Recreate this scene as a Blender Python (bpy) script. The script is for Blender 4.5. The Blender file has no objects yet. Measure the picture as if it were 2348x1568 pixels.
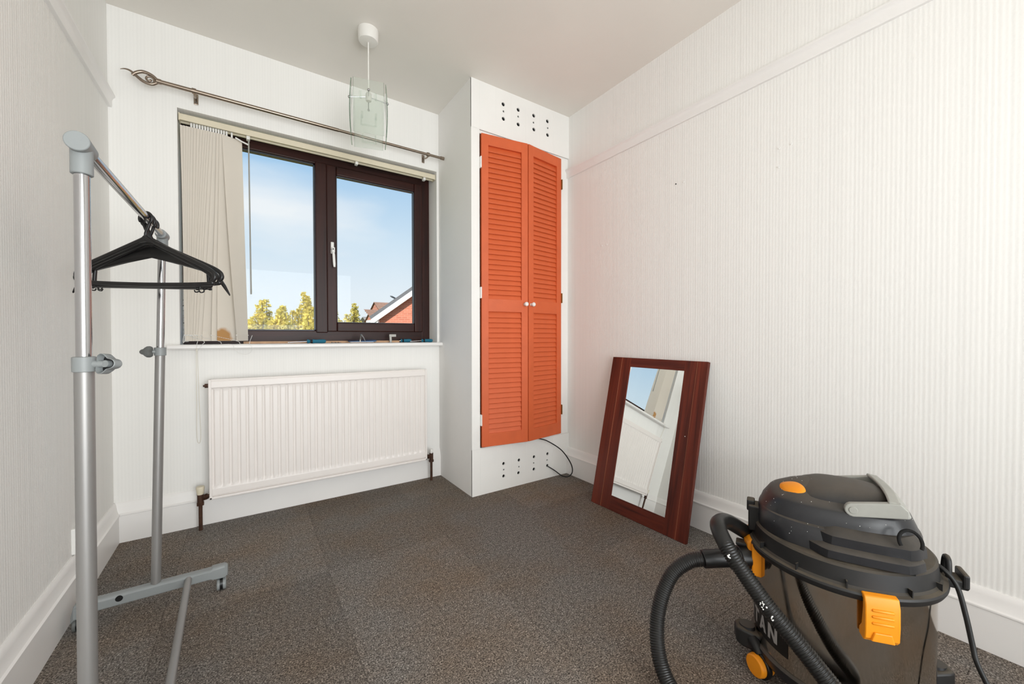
import bpy, bmesh, math, random
from mathutils import Vector, Matrix
random.seed(7)
PI = math.pi
SC = bpy.context.scene
COL = SC.collection

# ------------------------------------------------------------------ camera
YAW, PITCH, ROLL, CAMZ, FPX = 0.5933, 0.0137, -0.0011, 0.9257, 905.69
fw = Vector((math.sin(YAW) * math.cos(PITCH), math.cos(YAW) * math.cos(PITCH), -math.sin(PITCH)))
rt = Vector((math.cos(YAW), -math.sin(YAW), 0))
up = rt.cross(fw)
r2 = rt * math.cos(ROLL) + up * math.sin(ROLL)
u2 = up * math.cos(ROLL) - rt * math.sin(ROLL)
cd = bpy.data.cameras.new('camera')
cam = bpy.data.objects.new('camera', cd)
COL.objects.link(cam)
cam.matrix_world = Matrix(((r2.x, u2.x, -fw.x, 0), (r2.y, u2.y, -fw.y, 0), (r2.z, u2.z, -fw.z, CAMZ), (0, 0, 0, 1)))
cd.sensor_width = 36.0
cd.sensor_fit = 'HORIZONTAL'
cd.lens = 36.0 * FPX / 2348.0
cd.clip_start = 0.02
cd.clip_end = 300
SC.camera = cam

# ------------------------------------------------------------------ view, sky, lights
SC.view_settings.view_transform = 'Standard'
SC.view_settings.look = 'None'
SC.view_settings.gamma = 1.0
SC.view_settings.use_curve_mapping = False
SC.view_settings.exposure = 0.0


def lin(c):
    return tuple((x / 255 / 12.92 if x / 255 <= .04045 else ((x / 255 + .055) / 1.055) ** 2.4) for x in c) + (1.0,)


W = bpy.data.worlds.new('sky')
SC.world = W
W.use_nodes = True
nt = W.node_tree
nt.nodes.clear()
wo = nt.nodes.new('ShaderNodeOutputWorld')
bg = nt.nodes.new('ShaderNodeBackground')
tc = nt.nodes.new('ShaderNodeTexCoord')
sx = nt.nodes.new('ShaderNodeSeparateXYZ')
rmp = nt.nodes.new('ShaderNodeValToRGB')
rmp.color_ramp.elements[0].position = 0.0
rmp.color_ramp.elements[0].color = lin((240, 247, 252))
rmp.color_ramp.elements[1].position = 0.75
rmp.color_ramp.elements[1].color = lin((106, 164, 220))
for pos, c in ((0.10, (234, 244, 252)), (0.22, (213, 233, 249)), (0.36, (172, 209, 241))):
    e = rmp.color_ramp.elements.new(pos)
    e.color = lin(c)
mp = nt.nodes.new('ShaderNodeMapping')
mp.inputs['Scale'].default_value = (1.0, 1.0, 3.0)
mp.inputs['Location'].default_value = (-0.03, -0.964, -0.78)
cl = nt.nodes.new('ShaderNodeTexNoise')
cl.inputs['Scale'].default_value = 3.0
cl.inputs['Detail'].default_value = 4
cl.inputs['Roughness'].default_value = 0.5
cll = nt.nodes.new('ShaderNodeVectorMath')
cll.operation = 'LENGTH'
cla = nt.nodes.new('ShaderNodeMath')
cla.operation = 'MULTIPLY_ADD'
cla.inputs[1].default_value = 0.55
clr = nt.nodes.new('ShaderNodeMapRange')
clr.inputs['From Min'].default_value = 0.30
clr.inputs['From Max'].default_value = 0.56
clr.inputs['To Min'].default_value = 0.92
clr.inputs['To Max'].default_value = 0.0
mx = nt.nodes.new('ShaderNodeMixRGB')
mx.inputs['Color2'].default_value = lin((247, 250, 253))
L = nt.links.new
L(tc.outputs['Generated'], sx.inputs[0])
L(sx.outputs['Z'], rmp.inputs[0])
L(tc.outputs['Generated'], mp.inputs[0])
L(mp.outputs[0], cl.inputs['Vector'])
L(mp.outputs[0], cll.inputs[0])
L(cl.outputs['Fac'], cla.inputs[0])
L(cll.outputs['Value'], cla.inputs[2])
L(cla.outputs[0], clr.inputs[0])
L(clr.outputs[0], mx.inputs['Fac'])
L(rmp.outputs[0], mx.inputs['Color1'])
L(mx.outputs[0], bg.inputs['Color'])
bg.inputs['Strength'].default_value = 1.0
L(bg.outputs[0], wo.inputs['Surface'])

sd = bpy.data.lights.new('sun', 'SUN')
sd.energy = 6.0
sd.angle = 0.01
sd.color = (1, .95, .86)
sun = bpy.data.objects.new('sun', sd)
COL.objects.link(sun)
sun.rotation_euler = (math.radians(48), 0, math.radians(-38))   # from behind the house: trees and gable lit, no beam enters


def area(name, loc, target, sxx, syy, energy, color):
    ld = bpy.data.lights.new(name, 'AREA')
    ld.shape = 'RECTANGLE'
    ld.size = sxx
    ld.size_y = syy
    ld.energy = energy
    ld.color = color
    o = bpy.data.objects.new(name, ld)
    COL.objects.link(o)
    o.location = loc
    o.rotation_euler = (Vector(target) - Vector(loc)).to_track_quat('-Z', 'Y').to_euler()
    return o


# fill lamps added out of view behind the camera: one aimed up, one forward
area('up_fill_light', (0.25, -1.00, 0.95), (0.30, 0.2, 2.4), 0.9, 0.45, 17.5, (.94, .98, 1.0))
area('back_fill_light', (0.50, -1.75, 0.98), (0.30, 2.0, 1.05), 1.9, 1.9, 36.5, (.94, .98, 1.0)).data.spread = math.radians(124)

# ------------------------------------------------------------------ room numbers
H = 2.4
D = 2.466      # window wall
XL = -0.498    # left wall
XR = 1.816     # right wall
XC = 1.074     # cupboard side
YC = 2.005     # cupboard front
YB = -1.80     # wall behind the camera
WX0, WX1, WZ0, WZ1 = -0.262, 1.06, 0.868, 2.02   # window opening
FY = 2.596     # inner face of the window frame

# ------------------------------------------------------------------ materials
MATS = {}


def nmat(name):
    m = bpy.data.materials.new(name)
    m.use_nodes = True
    t = m.node_tree
    b = t.nodes['Principled BSDF']
    MATS[name] = m
    return m, t, b


def M(name, rgb, rough=.5, metal=0.0, var=0.0, vscale=20, bump=0.0, bscale=200, spec=.5, coat=0.0):
    m, t, b = nmat(name)
    b.inputs['Roughness'].default_value = rough
    b.inputs['Metallic'].default_value = metal
    b.inputs['Specular IOR Level'].default_value = spec
    b.inputs['Coat Weight'].default_value = coat
    c = lin(rgb)
    g = t.nodes.new('ShaderNodeTexCoord')
    n = t.nodes.new('ShaderNodeTexNoise')
    n.inputs['Scale'].default_value = vscale
    n.inputs['Detail'].default_value = 5
    t.links.new(g.outputs['Object'], n.inputs['Vector'])
    r = t.nodes.new('ShaderNodeValToRGB')
    v = max(var, .01)
    r.color_ramp.elements[0].position = .3
    r.color_ramp.elements[1].position = .7
    r.color_ramp.elements[0].color = tuple(x * (1 - v) for x in c[:3]) + (1,)
    r.color_ramp.elements[1].color = tuple(min(1, x * (1 + v)) for x in c[:3]) + (1,)
    t.links.new(n.outputs['Fac'], r.inputs[0])
    t.links.new(r.outputs[0], b.inputs['Base Color'])
    if bump:
        n2 = t.nodes.new('ShaderNodeTexNoise')
        n2.inputs['Scale'].default_value = bscale
        n2.inputs['Detail'].default_value = 3
        t.links.new(g.outputs['Object'], n2.inputs['Vector'])
        bp = t.nodes.new('ShaderNodeBump')
        bp.inputs['Strength'].default_value = bump
        bp.inputs['Distance'].default_value = .002
        t.links.new(n2.outputs['Fac'], bp.inputs['Height'])
        t.links.new(bp.outputs[0], b.inputs['Normal'])
    return m


def wallpaper(name, rgb, axis, depth=.0016, strength=.6, tone=.965):
    """ribbed white wallpaper: uneven upright ribs and a fine pebble"""
    m, t, b = nmat(name)
    b.inputs['Roughness'].default_value = .75
    b.inputs['Specular IOR Level'].default_value = .25
    g = t.nodes.new('ShaderNodeTexCoord')
    mp = t.nodes.new('ShaderNodeMapping')
    s = [1.0, 1.0, 0.35]
    o = 0 if axis == 'Y' else 1
    s[o] = 0.0
    s[1 - o] = 62.0
    mp.inputs['Scale'].default_value = s
    t.links.new(g.outputs['Object'], mp.inputs[0])
    n = t.nodes.new('ShaderNodeTexNoise')
    n.inputs['Scale'].default_value = 1.0
    n.inputs['Detail'].default_value = 1.5
    n.inputs['Roughness'].default_value = .6
    t.links.new(mp.outputs[0], n.inputs['Vector'])
    wv = t.nodes.new('ShaderNodeTexWave')
    wv.bands_direction = axis
    wv.inputs['Scale'].default_value = 26
    wv.inputs['Distortion'].default_value = 1.2
    wv.inputs['Detail Scale'].default_value = 2.5
    t.links.new(g.outputs['Object'], wv.inputs['Vector'])
    ad = t.nodes.new('ShaderNodeMath')
    ad.operation = 'MULTIPLY_ADD'
    ad.inputs[1].default_value = .5
    t.links.new(wv.outputs['Fac'], ad.inputs[0])
    t.links.new(n.outputs['Fac'], ad.inputs[2])
    n3 = t.nodes.new('ShaderNodeTexNoise')
    n3.inputs['Scale'].default_value = 190
    n3.inputs['Detail'].default_value = 2
    t.links.new(g.outputs['Object'], n3.inputs['Vector'])
    a2 = t.nodes.new('ShaderNodeMath')
    a2.operation = 'MULTIPLY_ADD'
    a2.inputs[1].default_value = .35
    t.links.new(n3.outputs['Fac'], a2.inputs[0])
    t.links.new(ad.outputs[0], a2.inputs[2])
    bp = t.nodes.new('ShaderNodeBump')
    bp.inputs['Strength'].default_value = strength
    bp.inputs['Distance'].default_value = depth
    t.links.new(a2.outputs[0], bp.inputs['Height'])
    t.links.new(bp.outputs[0], b.inputs['Normal'])
    c = lin(rgb)
    r = t.nodes.new('ShaderNodeValToRGB')
    r.color_ramp.elements[0].position = .35
    r.color_ramp.elements[1].position = .95
    r.color_ramp.elements[0].color = tuple(x * tone for x in c[:3]) + (1,)
    r.color_ramp.elements[1].color = tuple(min(1, x * 1.02) for x in c[:3]) + (1,)
    t.links.new(ad.outputs[0], r.inputs[0])
    t.links.new(r.outputs[0], b.inputs['Base Color'])
    return m


wallpaper('paper_side', (244, 242, 238), 'Y', .0012, .38, .955)
wallpaper('paper_window', (244, 242, 238), 'X', .0004, .07, .985)
M('plaster', (244, 242, 239), .7, var=.015, vscale=3, bump=.15, bscale=60)
M('ceiling', (236, 231, 223), .85, var=.025, vscale=2.2, bump=.12, bscale=40)
M('gloss_white', (243, 240, 237), .38, var=.012, vscale=6, bump=.05, bscale=40)
M('board_white', (243, 241, 237), .5, var=.02, vscale=5, bump=.08, bscale=60)
M('radiator_white', (240, 233, 228), .35, var=.012, vscale=6)
M('orange', (211, 97, 52), .5, var=.06, vscale=9, bump=.15, bscale=160)
M('knob_white', (240, 236, 232), .18)
M('brass', (150, 110, 60), .35, metal=1)
M('black_void', (8, 7, 7), .9)
M('chrome', (186, 186, 188), .15, metal=1)
M('dull_steel', (150, 147, 142), .32, metal=1, var=.05)
M('alu', (150, 148, 146), .42, metal=.55, var=.04, vscale=4)
M('grey_plastic', (140, 144, 144), .45, var=.03)
M('dark_grey_plastic', (98, 100, 98), .5, var=.03)
M('black_plastic', (17, 16, 16), .38, var=.1, vscale=30)
M('vac_black', (30, 30, 33), .34, var=.35, vscale=14, bump=.08, bscale=120)
M('vac_black2', (26, 25, 25), .5, var=.35, vscale=18)


def dusty(name, amount, dust):
    """plaster dust settled on faces that look up, broken by noise"""
    m = MATS[name]
    t = m.node_tree
    b = t.nodes['Principled BSDF']
    src = b.inputs['Base Color'].links[0].from_socket
    ge = t.nodes.new('ShaderNodeNewGeometry')
    sp = t.nodes.new('ShaderNodeSeparateXYZ')
    t.links.new(ge.outputs['Normal'], sp.inputs[0])
    n = t.nodes.new('ShaderNodeTexNoise')
    n.inputs['Scale'].default_value = 16
    n.inputs['Detail'].default_value = 7
    n.inputs['Roughness'].default_value = .65
    t.links.new(ge.outputs['Position'], n.inputs['Vector'])
    mr = t.nodes.new('ShaderNodeMapRange')
    mr.inputs['From Min'].default_value = .55
    mr.inputs['From Max'].default_value = .95
    mr.inputs['To Max'].default_value = amount
    t.links.new(sp.outputs['Z'], mr.inputs[0])
    m2 = t.nodes.new('ShaderNodeMapRange')
    m2.inputs['From Min'].default_value = .3
    m2.inputs['From Max'].default_value = .65
    m2.inputs['To Min'].default_value = .45
    t.links.new(n.outputs['Fac'], m2.inputs[0])
    ml = t.nodes.new('ShaderNodeMath')
    ml.operation = 'MULTIPLY'
    t.links.new(mr.outputs[0], ml.inputs[0])
    t.links.new(m2.outputs[0], ml.inputs[1])
    mx_ = t.nodes.new('ShaderNodeMixRGB')
    mx_.inputs['Color2'].default_value = lin(dust)
    t.links.new(ml.outputs[0], mx_.inputs['Fac'])
    t.links.new(src, mx_.inputs['Color1'])
    t.links.new(mx_.outputs[0], b.inputs['Base Color'])
    ra_ = t.nodes.new('ShaderNodeMath')
    ra_.operation = 'MULTIPLY_ADD'
    ra_.inputs[1].default_value = .45
    ra_.inputs[2].default_value = b.inputs['Roughness'].default_value
    t.links.new(ml.outputs[0], ra_.inputs[0])
    t.links.new(ra_.outputs[0], b.inputs['Roughness'])


dusty('vac_black', .75, (92, 84, 74))
dusty('vac_black2', .8, (100, 90, 76))
M('hose_black', (24, 23, 22), .40, var=.2, vscale=25)
M('vac_orange', (245, 150, 22), .4, var=.05, vscale=20)
M('vac_grey', (158, 157, 150), .45, var=.06, vscale=30)
M('cable_black', (13, 13, 13), .45)
M('satin_nickel', (152, 138, 125), .30, metal=1, var=.05)
M('cream_plastic', (222, 212, 188), .5, var=.03)
M('white_plastic', (236, 234, 230), .4)
M('teal_plastic', (22, 108, 134), .35, var=.05)
M('rust_pipe', (70, 44, 30), .6, metal=.3, var=.35, vscale=60)
M('pale_wood', (200, 160, 125), .6, var=.15, vscale=30)
M('paint_white', (245, 244, 240), .5)
M('silver_print', (176, 174, 172), .4, metal=.3)
M('label_black', (14, 13, 13), .35)
M('grime', (70, 60, 48), .9, var=.4, vscale=80)
M('lamp_white', (235, 232, 226), .35)


def mirror_like(name, rgb, rough, aniso_noise=0.0):
    m, t, b = nmat(name)
    b.inputs['Metallic'].default_value = 1
    b.inputs['Roughness'].default_value = rough
    b.inputs['Base Color'].default_value = lin(rgb)
    if aniso_noise:
        g = t.nodes.new('ShaderNodeTexCoord')
        n = t.nodes.new('ShaderNodeTexNoise')
        n.inputs['Scale'].default_value = 22
        n.inputs['Detail'].default_value = 6
        t.links.new(g.outputs['Object'], n.inputs['Vector'])
        mr = t.nodes.new('ShaderNodeMapRange')
        mr.inputs['From Min'].default_value = .35
        mr.inputs['From Max'].default_value = .75
        mr.inputs['To Min'].default_value = rough
        mr.inputs['To Max'].default_value = rough + aniso_noise
        t.links.new(n.outputs['Fac'], mr.inputs[0])
        t.links.new(mr.outputs[0], b.inputs['Roughness'])
    return m


mirror_like('mirror_glass', (240, 242, 240), .004)
mirror_like('drum_steel', (188, 180, 170), .045, .16)


def woodmat(name, c1, c2, axis, rough, scale=1.0):
    m, t, b = nmat(name)
    b.inputs['Specular IOR Level'].default_value = .3
    b.inputs['Roughness'].default_value = rough
    g = t.nodes.new('ShaderNodeTexCoord')
    mp = t.nodes.new('ShaderNodeMapping')
    s = [28 * scale] * 3
    s[axis] = 1.6 * scale
    mp.inputs['Scale'].default_value = s
    t.links.new(g.outputs['Object'], mp.inputs[0])
    n = t.nodes.new('ShaderNodeTexNoise')
    n.inputs['Scale'].default_value = 1.4
    n.inputs['Detail'].default_value = 6
    n.inputs['Distortion'].default_value = .8
    t.links.new(mp.outputs[0], n.inputs['Vector'])
    r = t.nodes.new('ShaderNodeValToRGB')
    r.color_ramp.elements[0].position = .3
    r.color_ramp.elements[1].position = .72
    r.color_ramp.elements[0].color = lin(c1)
    r.color_ramp.elements[1].color = lin(c2)
    t.links.new(n.outputs['Fac'], r.inputs[0])
    t.links.new(r.outputs[0], b.inputs['Base Color'])
    return m


woodmat('frame_brown', (33, 13, 9), (58, 25, 18), 2, .42)
woodmat('frame_brown_h', (33, 13, 9), (58, 25, 18), 0, .42)
woodmat('mahogany', (66, 22, 13), (118, 48, 30), 2, .38, .9)
woodmat('mahogany_pale', (120, 62, 42), (160, 98, 72), 2, .4, .9)
woodmat('mahogany_h', (66, 22, 13), (118, 48, 30), 0, .38, .9)


def carpet():
    m, t, b = nmat('carpet')
    b.inputs['Roughness'].default_value = 1.0
    b.inputs['Specular IOR Level'].default_value = .05
    g = t.nodes.new('ShaderNodeTexCoord')
    geo = t.nodes.new('ShaderNodeNewGeometry')
    oi = t.nodes.new('ShaderNodeObjectInfo')
    n = t.nodes.new('ShaderNodeTexNoise')
    n.inputs['Scale'].default_value = 230
    n.inputs['Detail'].default_value = 2.5
    n.inputs['Roughness'].default_value = .75
    t.links.new(geo.outputs['Position'], n.inputs['Vector'])
    r = t.nodes.new('ShaderNodeValToRGB')
    cr = r.color_ramp
    cr.elements[0].position = .34
    cr.elements[0].color = lin((52, 50, 49))
    cr.elements[1].position = .70
    cr.elements[1].color = lin((218, 213, 207))
    e = cr.elements.new(.48)
    e.color = lin((116, 111, 106))
    e = cr.elements.new(.60)
    e.color = lin((150, 143, 136))
    t.links.new(n.outputs['Fac'], r.inputs[0])
    # coarse tufts
    n5 = t.nodes.new('ShaderNodeTexNoise')
    n5.inputs['Scale'].default_value = 75
    n5.inputs['Detail'].default_value = 2
    t.links.new(geo.outputs['Position'], n5.inputs['Vector'])
    mr5 = t.nodes.new('ShaderNodeMapRange')
    mr5.inputs['From Min'].default_value = .3
    mr5.inputs['From Max'].default_value = .7
    mr5.inputs['To Min'].default_value = .72
    mr5.inputs['To Max'].default_value = 1.25
    t.links.new(n5.outputs['Fac'], mr5.inputs[0])
    m5 = t.nodes.new('ShaderNodeMixRGB')
    m5.blend_type = 'MULTIPLY'
    m5.inputs['Fac'].default_value = 1
    t.links.new(r.outputs[0], m5.inputs['Color1'])
    t.links.new(mr5.outputs[0], m5.inputs['Color2'])
    # brown stains
    n2 = t.nodes.new('ShaderNodeTexNoise')
    n2.inputs['Scale'].default_value = 2.3
    n2.inputs['Detail'].default_value = 4
    n2.inputs['Roughness'].default_value = .6
    t.links.new(geo.outputs['Position'], n2.inputs['Vector'])
    r2_ = t.nodes.new('ShaderNodeValToRGB')
    r2_.color_ramp.elements[0].position = .40
    r2_.color_ramp.elements[1].position = .66
    t.links.new(n2.outputs['Fac'], r2_.inputs[0])
    mul = t.nodes.new('ShaderNodeMath')
    mul.operation = 'MULTIPLY'
    mul.inputs[1].default_value = .72
    t.links.new(r2_.outputs[0], mul.inputs[0])
    mm = t.nodes.new('ShaderNodeMixRGB')
    mm.blend_type = 'MULTIPLY'
    mm.inputs['Color2'].default_value = (1.0, .81, .64, 1)
    t.links.new(mul.outputs[0], mm.inputs['Fac'])
    t.links.new(m5.outputs[0], mm.inputs['Color1'])
    # tile to tile difference
    mr = t.nodes.new('ShaderNodeMapRange')
    mr.inputs['To Min'].default_value = .9
    mr.inputs['To Max'].default_value = 1.08
    t.links.new(oi.outputs['Random'], mr.inputs[0])
    mv = t.nodes.new('ShaderNodeMixRGB')
    mv.blend_type = 'MULTIPLY'
    mv.inputs['Fac'].default_value = 1
    t.links.new(mm.outputs[0], mv.inputs['Color1'])
    t.links.new(mr.outputs[0], mv.inputs['Color2'])
    t.links.new(mv.outputs[0], b.inputs['Base Color'])
    bp = t.nodes.new('ShaderNodeBump')
    bp.inputs['Strength'].default_value = .9
    bp.inputs['Distance'].default_value = .004
    t.links.new(n.outputs['Fac'], bp.inputs['Height'])
    t.links.new(bp.outputs[0], b.inputs['Normal'])


carpet()


def vane(name, stained):
    m, t, b = nmat(name)
    b.inputs['Roughness'].default_value = .85
    b.inputs['Specular IOR Level'].default_value = .15
    g = t.nodes.new('ShaderNodeTexCoord')
    col = t.nodes.new('ShaderNodeMixRGB')
    col.inputs['Color1'].default_value = lin((240, 232, 220))
    col.inputs['Color2'].default_value = lin((206, 158, 104))
    col.inputs['Fac'].default_value = 0
    if stained:
        # a tea-coloured water stain at the foot of the vane, edge set by noise
        n = t.nodes.new('ShaderNodeTexNoise')
        n.inputs['Scale'].default_value = 22
        n.inputs['Detail'].default_value = 3
        t.links.new(g.outputs['Object'], n.inputs['Vector'])
        s = t.nodes.new('ShaderNodeSeparateXYZ')
        t.links.new(g.outputs['Object'], s.inputs[0])
        # distance in the vane's own x, z
        v1 = t.nodes.new('ShaderNodeVectorMath')
        v1.operation = 'SUBTRACT'
        cb = t.nodes.new('ShaderNodeCombineXYZ')
        t.links.new(s.outputs['X'], cb.inputs[0])
        t.links.new(s.outputs['Z'], cb.inputs[2])
        v1.inputs[1].default_value = (-.022, 0, -.985)
        t.links.new(cb.outputs[0], v1.inputs[0])
        v2 = t.nodes.new('ShaderNodeVectorMath')
        v2.operation = 'MULTIPLY'
        v2.inputs[1].default_value = (1.0, 0, .78)
        t.links.new(v1.outputs[0], v2.inputs[0])
        ln = t.nodes.new('ShaderNodeVectorMath')
        ln.operation = 'LENGTH'
        t.links.new(v2.outputs[0], ln.inputs[0])
        ad = t.nodes.new('ShaderNodeMath')
        ad.operation = 'MULTIPLY_ADD'
        ad.inputs[1].default_value = .03
        t.links.new(n.outputs['Fac'], ad.inputs[0])
        t.links.new(ln.outputs['Value'], ad.inputs[2])
        mr = t.nodes.new('ShaderNodeMapRange')
        mr.inputs['From Min'].default_value = .050
        mr.inputs['From Max'].default_value = .064
        mr.inputs['To Min'].default_value = 1
        mr.inputs['To Max'].default_value = 0
        t.links.new(ad.outputs[0], mr.inputs[0])
        t.links.new(mr.outputs[0], col.inputs['Fac'])
    t.links.new(col.outputs[0], b.inputs['Base Color'])
    tr = t.nodes.new('ShaderNodeBsdfTranslucent')
    t.links.new(col.outputs[0], tr.inputs['Color'])
    mxs = t.nodes.new('ShaderNodeMixShader')
    mxs.inputs['Fac'].default_value = .22
    out = t.nodes['Material Output']
    t.links.new(b.outputs[0], mxs.inputs[1])
    t.links.new(tr.outputs[0], mxs.inputs[2])
    t.links.new(mxs.outputs[0], out.inputs['Surface'])


vane('vane', False)
vane('vane_stained', True)


def pane(name, tint, gloss_rough=.0, frost=0.0):
    m, t, b = nmat(name)
    out = t.nodes['Material Output']
    tr = t.nodes.new('ShaderNodeBsdfTransparent')
    tr.inputs['Color'].default_value = tint
    gl = t.nodes.new('ShaderNodeBsdfGlossy')
    gl.inputs['Roughness'].default_value = gloss_rough
    lw = t.nodes.new('ShaderNodeLayerWeight')        # thin sheet: Schlick reflectance, alike on both faces
    lw.inputs['Blend'].default_value = .5
    pw = t.nodes.new('ShaderNodeMath')
    pw.operation = 'POWER'
    pw.inputs[1].default_value = 5
    t.links.new(lw.outputs['Facing'], pw.inputs[0])
    fr = t.nodes.new('ShaderNodeMath')
    fr.operation = 'MULTIPLY_ADD'
    fr.inputs[1].default_value = .96
    fr.inputs[2].default_value = .007
    t.links.new(pw.outputs[0], fr.inputs[0])
    ms = t.nodes.new('ShaderNodeMixShader')
    t.links.new(fr.outputs[0], ms.inputs[0])
    t.links.new(tr.outputs[0], ms.inputs[1])
    t.links.new(gl.outputs[0], ms.inputs[2])
    last = ms
    if frost:
        df = t.nodes.new('ShaderNodeBsdfDiffuse')
        df.inputs['Color'].default_value = (.80, .85, .80, 1)
        tl = t.nodes.new('ShaderNodeBsdfTranslucent')
        tl.inputs['Color'].default_value = (.86, .90, .86, 1)
        m2 = t.nodes.new('ShaderNodeMixShader')
        m2.inputs[0].default_value = .5
        t.links.new(df.outputs[0], m2.inputs[1])
        t.links.new(tl.outputs[0], m2.inputs[2])
        m3 = t.nodes.new('ShaderNodeMixShader')
        m3.inputs[0].default_value = frost
        t.links.new(last.outputs[0], m3.inputs[1])
        t.links.new(m2.outputs[0], m3.inputs[2])
        last = m3
    t.links.new(last.outputs[0], out.inputs['Surface'])


pane('window_glass', (.97, .98, .98, 1))
pane('frosted_glass', (.965, .98, .965, 1), .08, .16)
pane('lamp_edge_glass', (.60, .68, .62, 1), .05, .1)


def brickmat():
    m, t, b = nmat('brick')
    b.inputs['Roughness'].default_value = .9
    g = t.nodes.new('ShaderNodeTexCoord')
    mp = t.nodes.new('ShaderNodeMapping')
    mp.inputs['Rotation'].default_value = (PI / 2, 0, 0)
    t.links.new(g.outputs['Object'], mp.inputs[0])
    br = t.nodes.new('ShaderNodeTexBrick')
    br.inputs['Color1'].default_value = lin((206, 128, 104))
    br.inputs['Color2'].default_value = lin((190, 112, 90))
    br.inputs['Mortar'].default_value = lin((206, 150, 128))
    br.inputs['Scale'].default_value = 1
    br.inputs['Brick Width'].default_value = .225
    br.inputs['Row Height'].default_value = .075
    br.inputs['Mortar Size'].default_value = .008
    t.links.new(mp.outputs[0], br.inputs['Vector'])
    t.links.new(br.outputs['Color'], b.inputs['Base Color'])


brickmat()
M('bargeboard', (240, 240, 240), .5)
M('roof_edge', (104, 104, 108), .8, var=.1)
M('roof_brown', (150, 116, 98), .9, var=.15, vscale=6)
M('roof_grey', (150, 142, 136), .9, var=.1, vscale=5)
M('render_white', (235, 233, 230), .8)
M('bark', (84, 66, 48), .9, var=.25, vscale=12)
M('grass', (96, 112, 62), .95, var=.25, vscale=2)
M('lamp_metal', (70, 74, 78), .5, metal=.6)
M('upvc_dark', (60, 66, 72), .4)


def leafmat(name, c1, c2):
    m, t, b = nmat(name)
    b.inputs['Roughness'].default_value = .7
    g = t.nodes.new('ShaderNodeTexCoord')
    n = t.nodes.new('ShaderNodeTexNoise')
    n.inputs['Scale'].default_value = 3.5
    n.inputs['Detail'].default_value = 6
    n.inputs['Roughness'].default_value = .7
    t.links.new(g.outputs['Object'], n.inputs['Vector'])
    r = t.nodes.new('ShaderNodeValToRGB')
    r.color_ramp.elements[0].position = .34
    r.color_ramp.elements[1].position = .64
    r.color_ramp.elements[0].color = lin(c1)
    r.color_ramp.elements[1].color = lin(c2)
    t.links.new(n.outputs['Fac'], r.inputs[0])
    t.links.new(r.outputs[0], b.inputs['Base Color'])
    tr = t.nodes.new('ShaderNodeBsdfTranslucent')
    t.links.new(r.outputs[0], tr.inputs['Color'])
    mxs = t.nodes.new('ShaderNodeMixShader')
    mxs.inputs['Fac'].default_value = .35
    t.links.new(b.outputs[0], mxs.inputs[1])
    t.links.new(tr.outputs[0], mxs.inputs[2])
    t.links.new(mxs.outputs[0], t.nodes['Material Output'].inputs['Surface'])


leafmat('leaf_gold', (190, 176, 74), (248, 228, 112))
leafmat('leaf_olive', (176, 168, 96), (238, 222, 128))

# ------------------------------------------------------------------ mesh helpers


def basis(d):
    d = Vector(d).normalized()
    a = Vector((0, 0, 1)) if abs(d.z) < .95 else Vector((1, 0, 0))
    x = d.cross(a).normalized()
    return x, x.cross(d).normalized() * -1, d


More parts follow.
